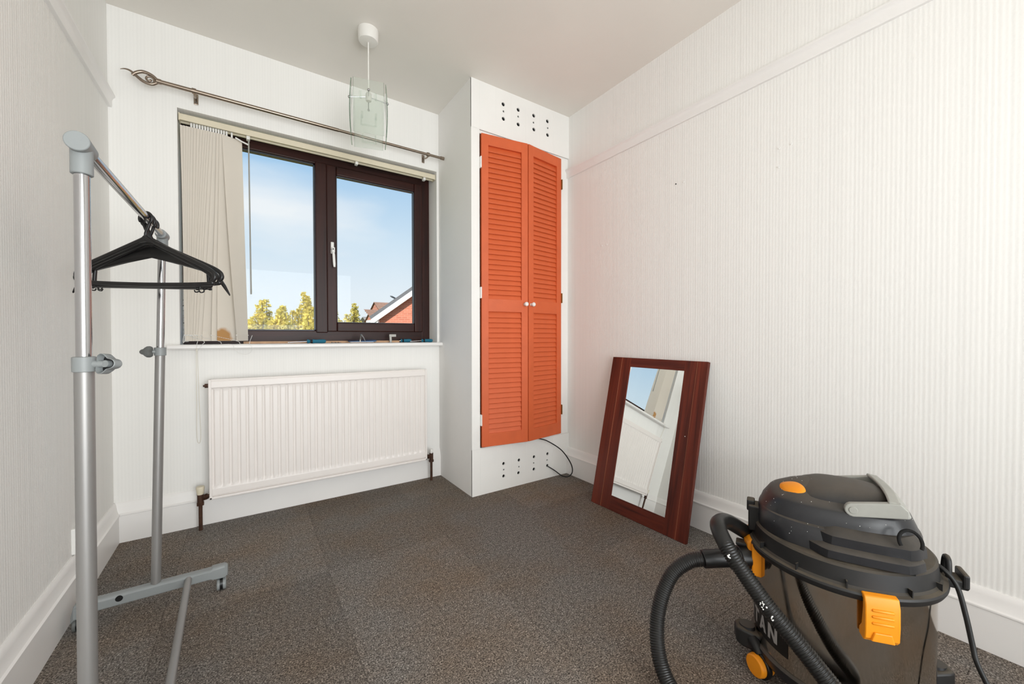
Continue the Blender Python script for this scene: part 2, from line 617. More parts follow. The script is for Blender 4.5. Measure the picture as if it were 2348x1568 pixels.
class MB:
    def __init__(s):
        s.v = []
        s.f = []

    def add(s, vs, fs):
        o = len(s.v)
        s.v += [tuple(v) for v in vs]
        s.f += [tuple(o + i for i in f) for f in fs]
        return s

    def box(s, x0, x1, y0, y1, z0, z1, mtx=None):
        vs = [Vector(p) for p in ((x0, y0, z0), (x1, y0, z0), (x1, y1, z0), (x0, y1, z0), (x0, y0, z1), (x1, y0, z1), (x1, y1, z1), (x0, y1, z1))]
        if mtx:
            vs = [mtx @ v for v in vs]
        return s.add(vs, [(0, 3, 2, 1), (4, 5, 6, 7), (0, 1, 5, 4), (1, 2, 6, 5), (2, 3, 7, 6), (3, 0, 4, 7)])

    def loft(s, rings, cap=True, closed=True):
        n = len(rings[0])
        vs = [p for r in rings for p in r]
        fs = []
        for i in range(len(rings) - 1):
            for j in range(n if closed else n - 1):
                k = (j + 1) % n
                fs.append((i * n + j, i * n + k, (i + 1) * n + k, (i + 1) * n + j))
        if cap:
            fs.append(tuple(range(n))[::-1])
            fs.append(tuple((len(rings) - 1) * n + j for j in range(n)))
        return s.add(vs, fs)

    def cyl(s, p0, p1, r0, r1=None, n=20, cap=True):
        r1 = r0 if r1 is None else r1
        p0, p1 = Vector(p0), Vector(p1)
        x, y, d = basis(p1 - p0)
        ring = lambda p, r: [p + (x * math.cos(a) + y * math.sin(a)) * r for a in [2 * PI * i / n for i in range(n)]]
        return s.loft([ring(p0, r0), ring(p1, r1)], cap)

    def tube(s, pts, rad, n=10, closed=False, cap=True):
        pts = [Vector(p) for p in pts]
        m = len(pts)
        rr = rad if isinstance(rad, (list, tuple)) else [rad] * m
        tang = []
        for i in range(m):
            a = pts[(i - 1) % m] if closed else pts[max(i - 1, 0)]
            b = pts[(i + 1) % m] if closed else pts[min(i + 1, m - 1)]
            tang.append((b - a).normalized())
        x, y, d = basis(tang[0])
        rings = []
        for i in range(m):
            t_ = tang[i]
            x = (x - t_ * x.dot(t_)).normalized()
            y = t_.cross(x)
            rings.append([pts[i] + (x * math.cos(a) + y * math.sin(a)) * rr[i] for a in [2 * PI * k / n for k in range(n)]])
        if closed:
            rings.append(rings[0])
            return s.loft(rings, False)
        return s.loft(rings, cap)

    def lathe(s, prof, n=48, mtx=None, cap=False):
        rings = [[Vector((r * math.cos(a), r * math.sin(a), z)) for a in [2 * PI * k / n for k in range(n)]] for r, z in prof]
        if mtx:
            rings = [[mtx @ v for v in r] for r in rings]
        return s.loft(rings, cap)

    def sphere(s, c, r, n=12):
        c = Vector(c)
        prof = [(max(r * math.sin(PI * i / n), 1e-5), -r * math.cos(PI * i / n)) for i in range(n + 1)]
        return s.lathe(prof, n * 2 if n < 10 else 20, Matrix.Translation(c))

    def prism(s, poly, vec):
        vec = Vector(vec)
        a = [Vector(p) for p in poly]
        return s.loft([a, [p + vec for p in a]])

    def build(s, name, mat, parent=None, smooth=None, bevel=0.0, seg=2):
        off = Vector((0, 0, 0))
        p = parent
        while p is not None:
            if p.get('_w') is not None:
                off = Vector(p['_w'])
            p = p.parent
        me = bpy.data.meshes.new(name)
        me.from_pydata([tuple(Vector(v) - off) for v in s.v], [], s.f)
        bm = bmesh.new()
        bm.from_mesh(me)
        bmesh.ops.recalc_face_normals(bm, faces=bm.faces)
        bm.to_mesh(me)
        bm.free()
        me.materials.append(MATS[mat])
        if smooth:
            me.polygons.foreach_set('use_smooth', [True] * len(me.polygons))
            me.set_sharp_from_angle(angle=math.radians(smooth))
        me.update()
        o = bpy.data.objects.new(name, me)
        COL.objects.link(o)
        if parent is not None:
            o.parent = parent
        if bevel:
            b = o.modifiers.new('bevel', 'BEVEL')
            b.width = bevel
            b.segments = seg
            b.limit_method = 'ANGLE'
            b.angle_limit = math.radians(40)
        return o


def spline(pts, k=8, closed=False):
    """Catmull-Rom through the points"""
    P = [Vector(p) for p in pts]
    n = len(P)
    out = []
    for i in range(n if closed else n - 1):
        g = (lambda j: P[j % n]) if closed else (lambda j: P[min(max(j, 0), n - 1)])
        p0, p1, p2, p3 = g(i - 1), g(i), g(i + 1), g(i + 2)
        for q in range(k):
            t = q / k
            out.append(.5 * ((2 * p1) + (p2 - p0) * t + (2 * p0 - 5 * p1 + 4 * p2 - p3) * t * t + (3 * p1 - p0 - 3 * p2 + p3) * t ** 3))
    if not closed:
        out.append(P[-1])
    return out


def thing(name, loc, label, cat, group=None, rz=0.0, world=False):
    o = bpy.data.objects.new(name, None)
    o.empty_display_size = .05
    COL.objects.link(o)
    o.location = loc
    o.rotation_euler = (0, 0, rz)
    tag(o, label, cat, group)
    if world:
        o['_w'] = list(loc)
    return o


def tag(o, label, cat, group=None):
    o['label'] = label
    o['category'] = cat
    if group:
        o['group'] = group
    return o


def struct(o, label=None):
    o['kind'] = 'structure'
    if label:
        o['label'] = label
    return o


def cat_(o, c):
    o['category'] = c
    return o


def S(o, label, cat):
    o['kind'] = 'structure'
    o['label'] = label
    o['category'] = cat
    return o


def dup(o, parent=None):
    c = o.copy()
    COL.objects.link(c)
    c.parent = parent
    return c


def cut(o, cutters):
    """boolean difference baked into the mesh; the cutter is removed again"""
    cmb = MB()
    for (p0, p1, r) in cutters:
        cmb.cyl(p0, p1, r, n=16)
    c = cmb.build('cutter', 'black_void')
    md = o.modifiers.new('holes', 'BOOLEAN')
    md.object = c
    md.solver = 'EXACT'
    dg = bpy.context.evaluated_depsgraph_get()
    dg.update()
    me = bpy.data.meshes.new_from_object(o.evaluated_get(dg))
    o.modifiers.remove(md)
    old = o.data
    nm = old.name
    o.data = me
    bpy.data.meshes.remove(old)
    me.name = nm
    cme = c.data
    bpy.data.objects.remove(c)
    bpy.data.meshes.remove(cme)


# ------------------------------------------------------------------ room shell
TH = .24
S(MB().box(XL - .2, XR + .2, YB - .2, D + TH, -.2, -.006).build('floor', 'grime'), 'floor of grey speckled carpet tiles with brown stains', 'floor')
FLOOR = bpy.data.objects['floor']
# half-metre carpet tiles
xs = [XL] + [.265 + .5 * k for k in range(-1, 4) if XL < .265 + .5 * k < XR] + [XR]
ys = [YB] + [1.19 + .5 * k for k in range(-6, 3) if YB < 1.19 + .5 * k < D] + [D]
g_ = .0002
for i in range(len(xs) - 1):
    for j in range(len(ys) - 1):
        o = MB().box(xs[i] + g_, xs[i + 1] - g_, ys[j] + g_, ys[j + 1] - g_, -.0062, 0).build('carpet_tile', 'carpet', FLOOR, bevel=.0009, seg=1)

S(MB().box(XL - .2, XR + .2, YB - .2, D + TH, H, H + .15).build('ceiling', 'ceiling'), 'off-white plastered ceiling', 'ceiling')
S(MB().box(XL - .2, XL, YB - .2, D + TH, 0, H).build('wall_left', 'paper_side'), 'left wall in white ribbed wallpaper', 'wall')
S(MB().box(XR, XR + .2, YB - .2, D + TH, 0, H).build('wall_right', 'paper_side'), 'right wall in white ribbed wallpaper with nail holes', 'wall')
S(MB().box(XL, XR, YB - .2, YB, 0, H).build('wall_back', 'paper_side'), 'white wall behind the camera', 'wall')
ww = MB()
ww.box(XL, XR, D, D + TH, 0, WZ0)
ww.box(XL, XR, D, D + TH, WZ1, H)
ww.box(XL, WX0, D, D + TH, WZ0, WZ1)
ww.box(WX1, XR, D, D + TH, WZ0, WZ1)
S(ww.build('wall_window', 'paper_window'), 'white papered wall with the brown framed window', 'wall')


def skirting(name, p0, p1, nrm, label):
    """moulded skirting board: plain face, ogee and rounded top"""
    prof = [(0, 0), (.020, 0), (.020, .121), (.0240, .1235), (.0240, .128), (.0185, .132), (.0135, .145), (.011, .160), (.0085, .172), (.004, .178), (0, .178)]
    p0, p1, nrm = Vector(p0), Vector(p1), Vector(nrm)
    poly = [p0 + nrm * a + Vector((0, 0, b)) for a, b in prof]
    return S(MB().prism(poly, p1 - p0).build(name, 'gloss_white', smooth=30), label, 'skirting board')


skirting('baseboard_left', (XL, YB, 0), (XL, D, 0), (1, 0, 0), 'white moulded skirting along the left wall')
skirting('baseboard_right', (XR, YC, 0), (XR, YB, 0), (-1, 0, 0), 'white moulded skirting along the right wall')
bw = skirting('baseboard_window', (XL, D, 0), (-.205, D, 0), (0, -1, 0), 'white skirting under the radiator, moulded only at its ends')
prof_end = MB().prism([Vector((1.005, D - a, b)) for a, b in [(0, 0), (.020, 0), (.020, .122), (.019, .134), (.011, .160), (.004, .178), (0, .178)]], (.07, 0, 0)).build('moulded_end', 'gloss_white', bw, smooth=30)
MB().box(-.2052, 1.0052, D - .019, D + .001, 0, .15).build('plain_board', 'gloss_white', bw, bevel=.002)


def picture_rail(name, x, sgn, y0, y1, z0, label):
    prof = [(0, 0), (.012, 0), (.014, .006), (.014, .030), (.018, .040), (.024, .046), (.024, .054), (.016, .058), (0, .060)]
    poly = [Vector((x + sgn * a, y0, z0 + b)) for a, b in prof]
    return S(MB().prism(poly, (0, y1 - y0, 0)).build(name, 'gloss_white', smooth=30), label, 'picture rail')


picture_rail('trim_1', XR, -1, YC + .011, YB, 1.990, 'white picture rail along the right wall')
picture_rail('trim_2', XL, 1, D, YB, 1.947, 'white picture rail along the left wall')

# ------------------------------------------------------------------ cupboard boxing
cs = S(MB().box(XC, XC + .03, YC + .0008, D, 0, H).build('wall_cupboard_side', 'plaster'), 'white plastered side of the boxed-in corner cupboard', 'wall')
cf = MB()
cf.box(XC + .0005, 1.128, YC, YC + .03, .268, 2.124)                 # left stile
cf.box(1.742, XR, YC + .010, YC + .035, .268, 2.124)           # right stile, set back
cf.box(1.128, 1.742, YC + .010, YC + .035, 2.104, 2.124)       # head
cf.box(1.128, 1.742, YC + .004, YC + .035, .262, .274)         # threshold
CF = S(cf.build('wall_cupboard_front', 'board_white', bevel=.0015), 'white boarded front of the corner cupboard with drilled vent holes', 'wall')
for nm, z0, z1, rows in (('upper_vent_panel', 2.122, H, (2.318, 2.277, 2.231)), ('lower_vent_panel', 0.0, .270, (.158, .118, .080))):
    pn = MB().box(XC, XR, YC, YC + .007, z0, z1).build(nm, 'board_white', CF)
    hs = []
    for hx in (1.292, 1.403, 1.520, 1.630):
        for k, hz in enumerate(rows):
            rr = (.0115, .0062, .0115)[k]
            if z0 == 0:
                rr *= .85
            hx_ = hx + random.uniform(-.003, .003)
            hs.append(((hx_, YC - .05, hz + random.uniform(-.004, .004)), (hx_, YC + .08, hz), rr))
    cut(pn, hs)
    MB().box(XC + .032, XR - .002, YC + .0072, YC + .022, z0 + .001, z1 - .001).build('vent_dark_sheet', 'black_void', CF)  # black sheet stands in for the shade inside the holes
    # shallow tongue and groove joints between the boards
for z0, z1 in ((2.126, H - .001), (.001, .266)):
    for jx in (1.128, 1.238, 1.348, 1.458, 1.568, 1.678):
        MB().box(jx, jx + .0016, YC - .0006, YC + .002, z0, z1).build('board_joint', 'board_white', CF)

# ------------------------------------------------------------------ louvre doors
SLAT = None


def louvre_door(name, hinge, free, label, knob_near_free=True, flip=False):
    global SLAT
    hx, hy = hinge
    fx, fy = free
    w = math.hypot(fx - hx, fy - hy)
    if not flip:
        org, ang = Vector((hx, hy, 0)), math.atan2(fy - hy, fx - hx)
    else:
        org, ang = Vector((fx, fy, 0)), math.atan2(hy - fy, hx - fx)
    root = bpy.data.objects.new(name, None)
    COL.objects.link(root)
    root.location = org
    root.rotation_euler = (0, 0, ang)
    S(root, label, 'cupboard door')
    st = .043
    t = .026            # door thickness, local y from 0 (front) to +t
    z0, z1 = .281, 2.098
    w -= .003
    lo = st if flip else st + .002
    for a, b in ((0, st), (w - st, w)):
        MB().box(a, b, 0, t, z0, z1).build('stile', 'orange', root, bevel=.002)
    for a, b in ((z0, .357), (1.072, 1.147), (2.036, z1)):
        MB().box(st - .001, w - st + .001, .001, t - .001, a, b).build('rail', 'orange', root, bevel=.0015)
    sw = w - 2 * st + .004
    if SLAT is None or abs(SLAT[1] - sw) > .002:
        # a slat: thin board with rounded edges, tilted 50 degrees, front edge low
        prof = [(-.021, -.0022), (-.0195, -.0034), (.0195, -.0034), (.021, -.0022), (.021, .0022), (.0195, .0034), (-.0195, .0034), (-.021, .0022)]
        a = math.radians(70)
        pr = [Vector((0, p * math.cos(a) - q * math.sin(a), p * math.sin(a) + q * math.cos(a))) for p, q in prof]
        m = MB().prism(pr, (sw, 0, 0)).build('slat', 'orange', root)
        first = m
        SLAT = (m.data, sw)
    else:
        first = None
    for za, zb, n in ((.357, 1.072, 24), (1.147, 2.036, 30)):
        for i in range(n):
            z = za + (zb - za) * (i + .5) / n
            if first is not None:
                o, first = first, None
            else:
                o = bpy.data.objects.new('slat', SLAT[0])
                COL.objects.link(o)
                o.parent = root
            o.location = (st - .002, .0155, z)
    kx = w - .021 if not flip else .021
    k = MB().lathe([(1e-5, -.030), (.009, -.0295), (.0125, -.026), (.0135, -.021), (.012, -.016), (.0075, -.011), (.006, -.005), (.009, .0), (.009, .001)], 24,
                   Matrix.Translation((kx, 0, 1.122)) @ Matrix.Rotation(-PI / 2, 4, 'X') @ Matrix.Scale(1, 4)).build('knob', 'knob_white', root, smooth=40)
    hxl = -.004 if not flip else w + .004
    for hz in (.44, 1.18, 1.93):
        MB().box(hxl - .004, hxl + .004, -.002, .012, hz - .032, hz + .032).cyl((hxl, -.003, hz - .032), (hxl, -.003, hz + .032), .0038, n=8).build(
            'hinge', 'board_white' if not flip else 'brass', root, smooth=40)
    return root


louvre_door('door_1', (1.134, YC - .012), (1.435, YC - .057), 'orange louvred cupboard door hinged beside the plastered boxing')
louvre_door('door_2', (1.741, YC - .012), (1.438, YC - .057), 'orange louvred cupboard door hinged beside the papered wall', flip=True)

# ------------------------------------------------------------------ window
win = bpy.data.objects.new('window_1', None)
COL.objects.link(win)
win.location = (.4, FY, .9)
win['_w'] = [.4, FY, .9]
S(win, 'dark brown framed window with a fixed light and an opening casement', 'window')
FB, FT = .884, WZ1       # frame bottom and top
y0, y1 = FY, FY + .07
fr = MB()
fr.box(WX0, WX0 + .062, y0, y1, FB, FT)
fr.box(1.002, WX1, y0, y1, FB, FT)
fr.build('jamb', 'frame_brown', win, bevel=.004)
fh = MB()
fh.box(WX0 + .0, WX1, y0 + .001, y1, FB, .962)
fh.box(WX0 + .0, WX1, y0 + .001, y1, 1.952, FT)
fh.build('outer_frame', 'frame_brown_h', win, bevel=.004)
MB().box(.348, .412, y0 - .004, y1, .950, 1.962).build('mullion', 'frame_brown', win, bevel=.005)
gk = MB()
for a, b, c, d in ((-.202, .350, .960, .968), (-.202, .350, 1.945, 1.954), (-.204, -.196, .96, 1.954), (.341, .350, .96, 1.954)):
    gk.box(a, b, y0 + .018, y0 + .04, c, d)
gk.build('glazing_bead', 'upvc_dark', win)
MB().box(-.205, .352, y0 + .03, y0 + .034, .955, 1.958).build('pane', 'window_glass', win)
sash = MB().box(.408, .463, y0 - .012, y0 + .045, .957, 1.957).box(.950, 1.006, y0 - .012, y0 + .045, .957, 1.957).build('casement', 'frame_brown', win, bevel=.006, seg=3)
MB().box(.4635, .9495, y0 - .0118, y0 + .045, .957, 1.012).box(.4635, .9495, y0 - .0118, y0 + .045, 1.903, 1.957).build('casement_rail', 'frame_brown_h', sash, bevel=.006, seg=3)
g2 = MB()
for a, b, c, d in ((.463, .950, 1.010, 1.016), (.463, .950, 1.897, 1.904), (.462, .467, 1.01, 1.904), (.945, .951, 1.01, 1.904)):
    g2.box(a, b, y0 - .002, y0 + .02, c, d)
g2.build('casement_bead', 'upvc_dark', sash)
MB().box(.458, .955, y0 + .014, y0 + .018, 1.006, 1.908).build('casement_pane', 'window_glass', sash)
hd = MB().box(.428, .446, y0 - .022, y0 - .011, 1.425, 1.495).build('handle', 'white_plastic', sash, bevel=.004, seg=3)
hd['label'] = 'pale metal window handle with key lock'
MB().cyl((.437, y0 - .020, 1.450), (.437, y0 - .042, 1.450), .009, .0085, 14).box(.430, .447, y0 - .046, y0 - .030, 1.428, 1.460).build('handle_boss', 'white_plastic', hd, bevel=.003)
MB().loft([[Vector((.439 + dx * s_ + o_, y0 - .040 + dy * s_, z)) for dx, dy in ((-.007, -.006), (.007, -.006), (.007, .006), (-.007, .006))] for z, s_, o_ in ((1.430, .8, 0), (1.415, 1.0, .001), (1.36, 1.0, .004), (1.342, .75, .005))]).build('handle_grip', 'white_plastic', hd, bevel=.002, smooth=40)
MB().cyl((.437, y0 - .047, 1.448), (.437, y0 - .042, 1.448), .004, n=10).build('lock_button', 'black_plastic', hd)
MB().box(-.01, .83, D + .075, FY + .002, .888, .901).build('wood_strip', 'pale_wood', win, bevel=.001)
# crumbling sealant in the left corner of the reveal
sl = MB()
for k in range(26):
    zz = .90 + .30 * (k / 26) ** 1.3
    sl.box(WX0 - .002, WX0 + random.uniform(.006, .02) * (1.3 - k / 30), FY - random.uniform(.004, .012), FY + .002, zz, zz + random.uniform(.006, .02))
sl.build('old_sealant', 'plaster', win, bevel=.002)
sil = MB()
profn = [(D - .052, .866), (D - .058, .872), (D - .058, .882), (D - .052, .888), (D, .8885), (D, .866)]
sil.prism([Vector((-.302, y, z)) for y, z in profn], (XC - .0002 + .302, 0, 0))
sil.box(WX0, WX1, D - .0005, FY + .06, .8665, .8885)
S(sil.build('window_sill', 'gloss_white', smooth=40), 'white painted window sill with rounded nosing', 'window sill')

# ------------------------------------------------------------------ vertical blind
bl = thing('vertical_blind', (.4, D + .045, 1.985), 'cream vertical blind drawn to one side of the window', 'blind', world=True)
HR0, HR1 = WX0 + .004, WX1 - .004
hr = MB()
prof = [(D + .012, 1.972), (D + .012, 2.000), (D + .016, 2.004), (D + .052, 2.004), (D + .056, 2.000), (D + .056, 1.972), (D + .047, 1.972), (D + .045, 1.980), (D + .023, 1.980), (D + .021, 1.972)]
hr.prism([Vector((HR0, y, z)) for y, z in prof], (HR1 - HR0, 0, 0))
HRO = hr.build('headrail', 'cream_plastic', bl, smooth=20)
for x in (HR0 - .001, HR1 - .004):
    MB().box(x, x + .005, D + .0105, D + .0575, 1.968, 2.0055).build('end_cap', 'cream_plastic', HRO, bevel=.002)
for x in (.02, .56, .985):
    MB().box(x - .008, x + .008, D + .020, D + .048, 1.9555, 1.973).build('carrier', 'white_plastic', HRO, bevel=.002)
NV = 16
YV = D + .034
rnd = random.Random(3)
tops = [-.212 + .0108 * i for i in range(NV)]
bots = [-.203, -.201, -.199, -.196, -.193, -.188, -.182, -.179, -.174, -.165, -.160, -.155, -.136, -.100, -.078, -.014]   # bunched unevenly at the foot
shift = [0] * NV
for i in range(NV):
    at = math.radians(20 + rnd.uniform(-1, 1))
    ab = math.radians(20 + rnd.uniform(-2, 2))
    if i == NV - 1:
        ab = math.radians(58)      # the end vane hangs twisted
    ct = tops[i]
    cb_ = bots[i] + shift[i]
    wv_ = .0445
    rings = []
    zt, zb = 1.950, .906
    nz = 10
    for k in range(nz + 1):
        f = k / nz
        a = at + (ab - at) * f
        cx = ct + (cb_ - ct) * f + .0015 * math.sin(f * 5 + i)
        z = zt + (zb - zt) * f
        ca, sa = math.cos(a), math.sin(a)
        row = []
        for (q, th) in ((-1, -.0004), (0, -.0004), (1, -.0004), (1, .0004), (0, .0004), (-1, .0004)):
            row.append(Vector((cx + q * wv_ * ca - th * sa, YV + q * wv_ * sa + th * ca + (.003 if q == 0 else 0), z)))
        rings.append(row)
    # the stain on the fourteenth vane is drawn in the vane's own space
    nm = 'vane_stained' if i == NV - 2 else 'vane'
    if nm == 'vane_stained':
        vo = bpy.data.objects.new('tmp', None)
    v = MB().loft(rings).build('vane', nm, bl, smooth=30)
    if nm == 'vane_stained':
        bpy.data.objects.remove(vo)
        # shift the mesh so that its own origin sits on the vane's top centre
        c = Vector((cb_, YV, 1.90)) - Vector(bl['_w'])
        v.data.transform(Matrix.Translation(-c))
        v.location = c
        v['label'] = 'cream vane with a tea-brown stain at its foot'
    # weight pocket at the foot
    ca, sa = math.cos(ab), math.sin(ab)
    mt = Matrix.Translation((cb_, YV, 0)) @ Matrix.Rotation(ab, 4, 'Z')
    if nm != 'vane_stained':
        MB().box(-wv_, wv_, -.0014, .0014, .905, .938, mt).build('weight_pocket', 'vane', v)
    MB().box(ct - .004, ct + .004, YV - .006, YV + .006, 1.948, 1.974).build('vane_hanger', 'white_plastic', v, bevel=.001)
    for q in (-1, 1):
        px, py = cb_ + q * (wv_ + .002) * ca, YV + q * (wv_ + .002) * sa
        MB().sphere((px, py, .934), .003, 6).build('chain_clip', 'white_plastic', v)
# bead chains: sagging loops between the vanes' feet
def beads(pts, name, r=.0016, step=.0052):
    m = MB()
    acc = 0
    P = spline(pts, 14)
    m.tube(P, r * .35, 5)
    for a, b in zip(P[:-1], P[1:]):
        acc += (b - a).length
        if acc >= step:
            acc = 0
            m.sphere(b, r, 4)
    return m.build(name, 'white_plastic', bl, smooth=60)


lf = lambda i, q: (bots[i] + shift[i] + q * .0435, YV + q * .016 - (.004 if q < 0 else 0), .934)
beads([lf(0, -1), (-.262 + .012, D - .0, .915), (-.248, D - .01, .897), (-.243, D + .012, .915), lf(1, -1)], 'bead_chain')
beads([lf(5, -1), (-.195, D - .035, .912), (-.193, D - .060, .892), (-.194, D - .0635, .868), (-.193, D - .064, .846)], 'bead_chain')
beads([lf(6, -1), (-.170, D - .03, .905), (-.172, D - .060, .890), (-.182, D - .064, .874), (-.193, D - .064, .862)], 'bead_chain')
beads([lf(9, -1), (-.112, D - .02, .905), (-.098, D - .04, .8895), (-.07, D - .04, .8895)], 'bead_chain')
beads([(-.07, D - .04, .8895), (-.052, D - .057, .884), (-.047, D - .063, .868), (-.030, D - .064, .846), (.004, D - .064, .838), (.024, D - .064, .852), (.028, D - .062, .872), (.016, D - .045, .892), lf(15, 1)], 'bead_chain')
beads([lf(13, -1), (-.038, D - .005, .905), (-.022, D - .03, .890), (.010, D - .04, .890)], 'bead_chain')
# thin pull cord hanging down the wall beside the radiator
cordp = [(-.196, D - .0635, .870), (-.196, D - .062, .82), (-.199, D - .03, .6), (-.201, D - .012, .44), (-.194, D - .006, .405), (-.186, D - .012, .44), (-.189, D - .03, .6), (-.191, D - .062, .82), (-.192, D - .0635, .870)]
MB().tube(spline(cordp, 8), .0007, 5).build('pull_cord', 'cream_plastic', bl)
# wand
MB().tube([(.022, D + .034, 1.955), (.022, D + .030, 1.90), (.024, D + .028, 1.5), (.026, D + .028, 1.17)], [.004, .0034, .0034, .0036], 8).build('wand', 'vac_grey', bl, smooth=40)
MB().cyl((.026, D + .028, 1.175), (.026, D + .028, 1.150), .0046, .0036, 10).build('wand_tip', 'vac_grey', bl, smooth=40)
MB().tube([(-.035, D + .020, 1.948), (-.01, D + .022, 1.937), (.020, D + .030, 1.930)], .004, 6).build('wand_arm', 'white_plastic', bl)

# ------------------------------------------------------------------ curtain pole
cp = thing('curtain_pole', (.4, 2.375, 2.073), 'satin nickel curtain pole with a spiral leaf finial', 'curtain pole', world=True)
ry, rz0 = 2.378, 2.076
MB().cyl((-.318, ry, rz0), (.44, ry, rz0), .0093, n=20).build('rod', 'satin_nickel', cp, smooth=40)
MB().cyl((.43, ry, rz0), (1.062, ry, rz0), .0078, n=20).build('inner_rod', 'satin_nickel', cp, smooth=40)
MB().cyl((1.050, ry, rz0), (1.072, ry, rz0), .0105, n=20).build('end_cap', 'satin_nickel', cp, smooth=40)
fin = MB()
fin.cyl((-.322, ry, rz0), (-.306, ry, rz0), .0115, n=18)
fx = lambda a, b: (-.318 + a, ry, rz0 + b)
fin.tube(spline([fx(0, .004), fx(-.022, .020), fx(-.050, .024), fx(-.072, .012), fx(-.084, -.002)], 8), [.0060 + .0015 * math.sin(i / 32 * PI) for i in range(33)], 8)
fin.tube(spline([fx(0, -.004), fx(-.020, -.020), fx(-.046, -.018), fx(-.070, -.002), fx(-.090, .014), fx(-.108, .016), fx(-.122, .010)], 8), [.0068 * (1 - max(0, i - 20) / 34) for i in range(49)], 8)
spi = [fx(-.004 - .0, .0)]
for k in range(14):
    a = -PI * .1 + k * .52
    rr = .017 * (1 - k / 17)
    spi.append(fx(-.028 + rr * math.cos(a), -.002 + rr * math.sin(a)))
fin.tube(spline(spi, 4), .0042, 7)
fin.build('finial', 'satin_nickel', cp, smooth=60)
for bx_ in (-.190, .966):
    br = MB()
    br.cyl((bx_ - .008, ry, rz0), (bx_ + .008, ry, rz0), .0125, n=18)
    b_ = br.build('bracket', 'satin_nickel', cp, smooth=40)
    MB().tube(spline([(bx_, ry, rz0 - .010), (bx_, ry + .020, rz0 - .012), (bx_, ry + .05, rz0 - .006), (bx_, D - .004, rz0 + .012)], 5), .0042, 8).build('bracket_arm', 'satin_nickel', b_, smooth=40)
    MB().box(bx_ - .009, bx_ + .009, D - .005, D, rz0 - .022, rz0 + .030).build('wall_plate', 'satin_nickel', b_, bevel=.003)
    MB().cyl((bx_, D - .008, rz0 - .012), (bx_, D - .004, rz0 - .012), .004, n=10).build('screw', 'dull_steel', b_)

# ------------------------------------------------------------------ radiator
ra = thing('radiator', (.4, D - .09, .145), 'white ribbed panel radiator below the window sill', 'radiator', world=True)
RX0, RX1, RZ0, RZ1 = -.150, .946, .146, .722
yf = D - .102
NR = 31
pitch = (RX1 - RX0 - .03) / NR
cols = [RX0 + .012]
hts = [0]
for i in range(NR):
    b0 = RX0 + .015 + i * pitch
    for fx_, h_ in ((.10, 0), (.28, 1), (.80, 1), (.98, 0)):
        cols.append(b0 + fx_ * pitch)
        hts.append(h_)
cols.append(RX1 - .012)
hts.append(0)
rows = [(RZ0 + .058, 0), (RZ0 + .070, 1), (RZ1 - .056, 1), (RZ1 - .046, 0)]
vs, fs = [], []
# ribs stand proud by 7 mm on the sunken field
zrow = [RZ0 + .052, RZ0 + .060, RZ0 + .074, RZ1 - .062, RZ1 - .048, RZ1 - .042]
mul_ = [1, 1, 1, 1, 1, 1]
for zi, z in enumerate(zrow):
    for x, h_ in zip(cols, hts):
        if zi in (0, 5):
            y = yf
        elif zi in (1, 4):
            y = yf + (.0005 if h_ else .0045)
        else:
            y = yf + (.0005 if h_ else .006)
        vs.append((x, y, z))
nc = len(cols)
for a in range(len(zrow) - 1):
    for b in range(nc - 1):
        fs.append((a * nc + b, a * nc + b + 1, (a + 1) * nc + b + 1, (a + 1) * nc + b))
pm = MB()
pm.add(vs, fs)
pm.build('ribbed_panel', 'radiator_white', ra, smooth=25)
rb = MB()
rb.box(RX0 + .004, RX1 - .004, yf + .009, yf + .024, RZ0 + .004, RZ1 - .004)
rb.build('panel_back', 'radiator_white', ra, bevel=.003)
MB().box(RX0 + .006, RX1 - .006, yf, yf + .02, RZ1 - .044, RZ1 - .006).build('top_channel', 'radiator_white', ra, bevel=.006, seg=3)
MB().box(RX0 + .006, RX1 - .006, yf, yf + .02, RZ0 + .016, RZ0 + .054).build('bottom_channel', 'radiator_white', ra, bevel=.005, seg=3)
lip = MB()
lip.box(RX0, RX0 + .012, yf - .003, yf + .022, RZ0, RZ1)
lip.box(RX1 - .012, RX1, yf - .003, yf + .022, RZ0, RZ1)
lip.box(RX0, RX1, yf - .003, yf + .022, RZ0, RZ0 + .012)
lip.box(RX0, RX1, yf + .002, yf + .022, RZ1 - .008, RZ1)
lip.build('edge_seam', 'radiator_white', ra, bevel=.003, seg=3)
for x in (.05, .75):
    MB().box(x, x + .03, yf + .022, D, .25, .62).build('wall_bracket', 'radiator_white', ra)
MB().cyl((RX0 - .014, yf + .014, RZ1 - .030), (RX0 + .004, yf + .014, RZ1 - .030), .010, n=14).cyl((RX0 - .020, yf + .014, RZ1 - .030), (RX0 - .012, yf + .014, RZ1 - .030), .005, n=10).build('air_vent_plug', 'rust_pipe', ra, smooth=40)
for x, cap, ch, ca_ in ((-.186, 'cream_plastic', .034, .017), (.986, 'white_plastic', .026, .010)):
    yy = yf + .030
    sg = 1 if x < 0 else -1
    vb = MB()
    vb.cyl((x, yy, .128), (x, yy, .176), .0125, n=14)
    vb.cyl((x, yy, .120), (x, yy, .134), .0155, n=6)
    vb.cyl((x, yy, .152), (x + sg * .04, yf + .014, .165), .009, n=12)
    vb.cyl((x + sg * .014, yy - .003, .156), (x + sg * .026, yy - .010, .160), .0145, n=6)
    v_ = vb.build('valve', 'rust_pipe', ra, smooth=40)
    MB().lathe([(ca_ * .75, .172), (ca_ * .85, .180), (ca_, .172 + ch), (ca_ * .92, .176 + ch), (1e-4, .177 + ch)], 14, Matrix.Translation((x, yy, 0)), True).build('valve_cap', cap, v_, smooth=40)
    MB().cyl((x, yy, -.001), (x, yy, .124), .0078, n=14).build('pipe', 'rust_pipe', ra, smooth=40)

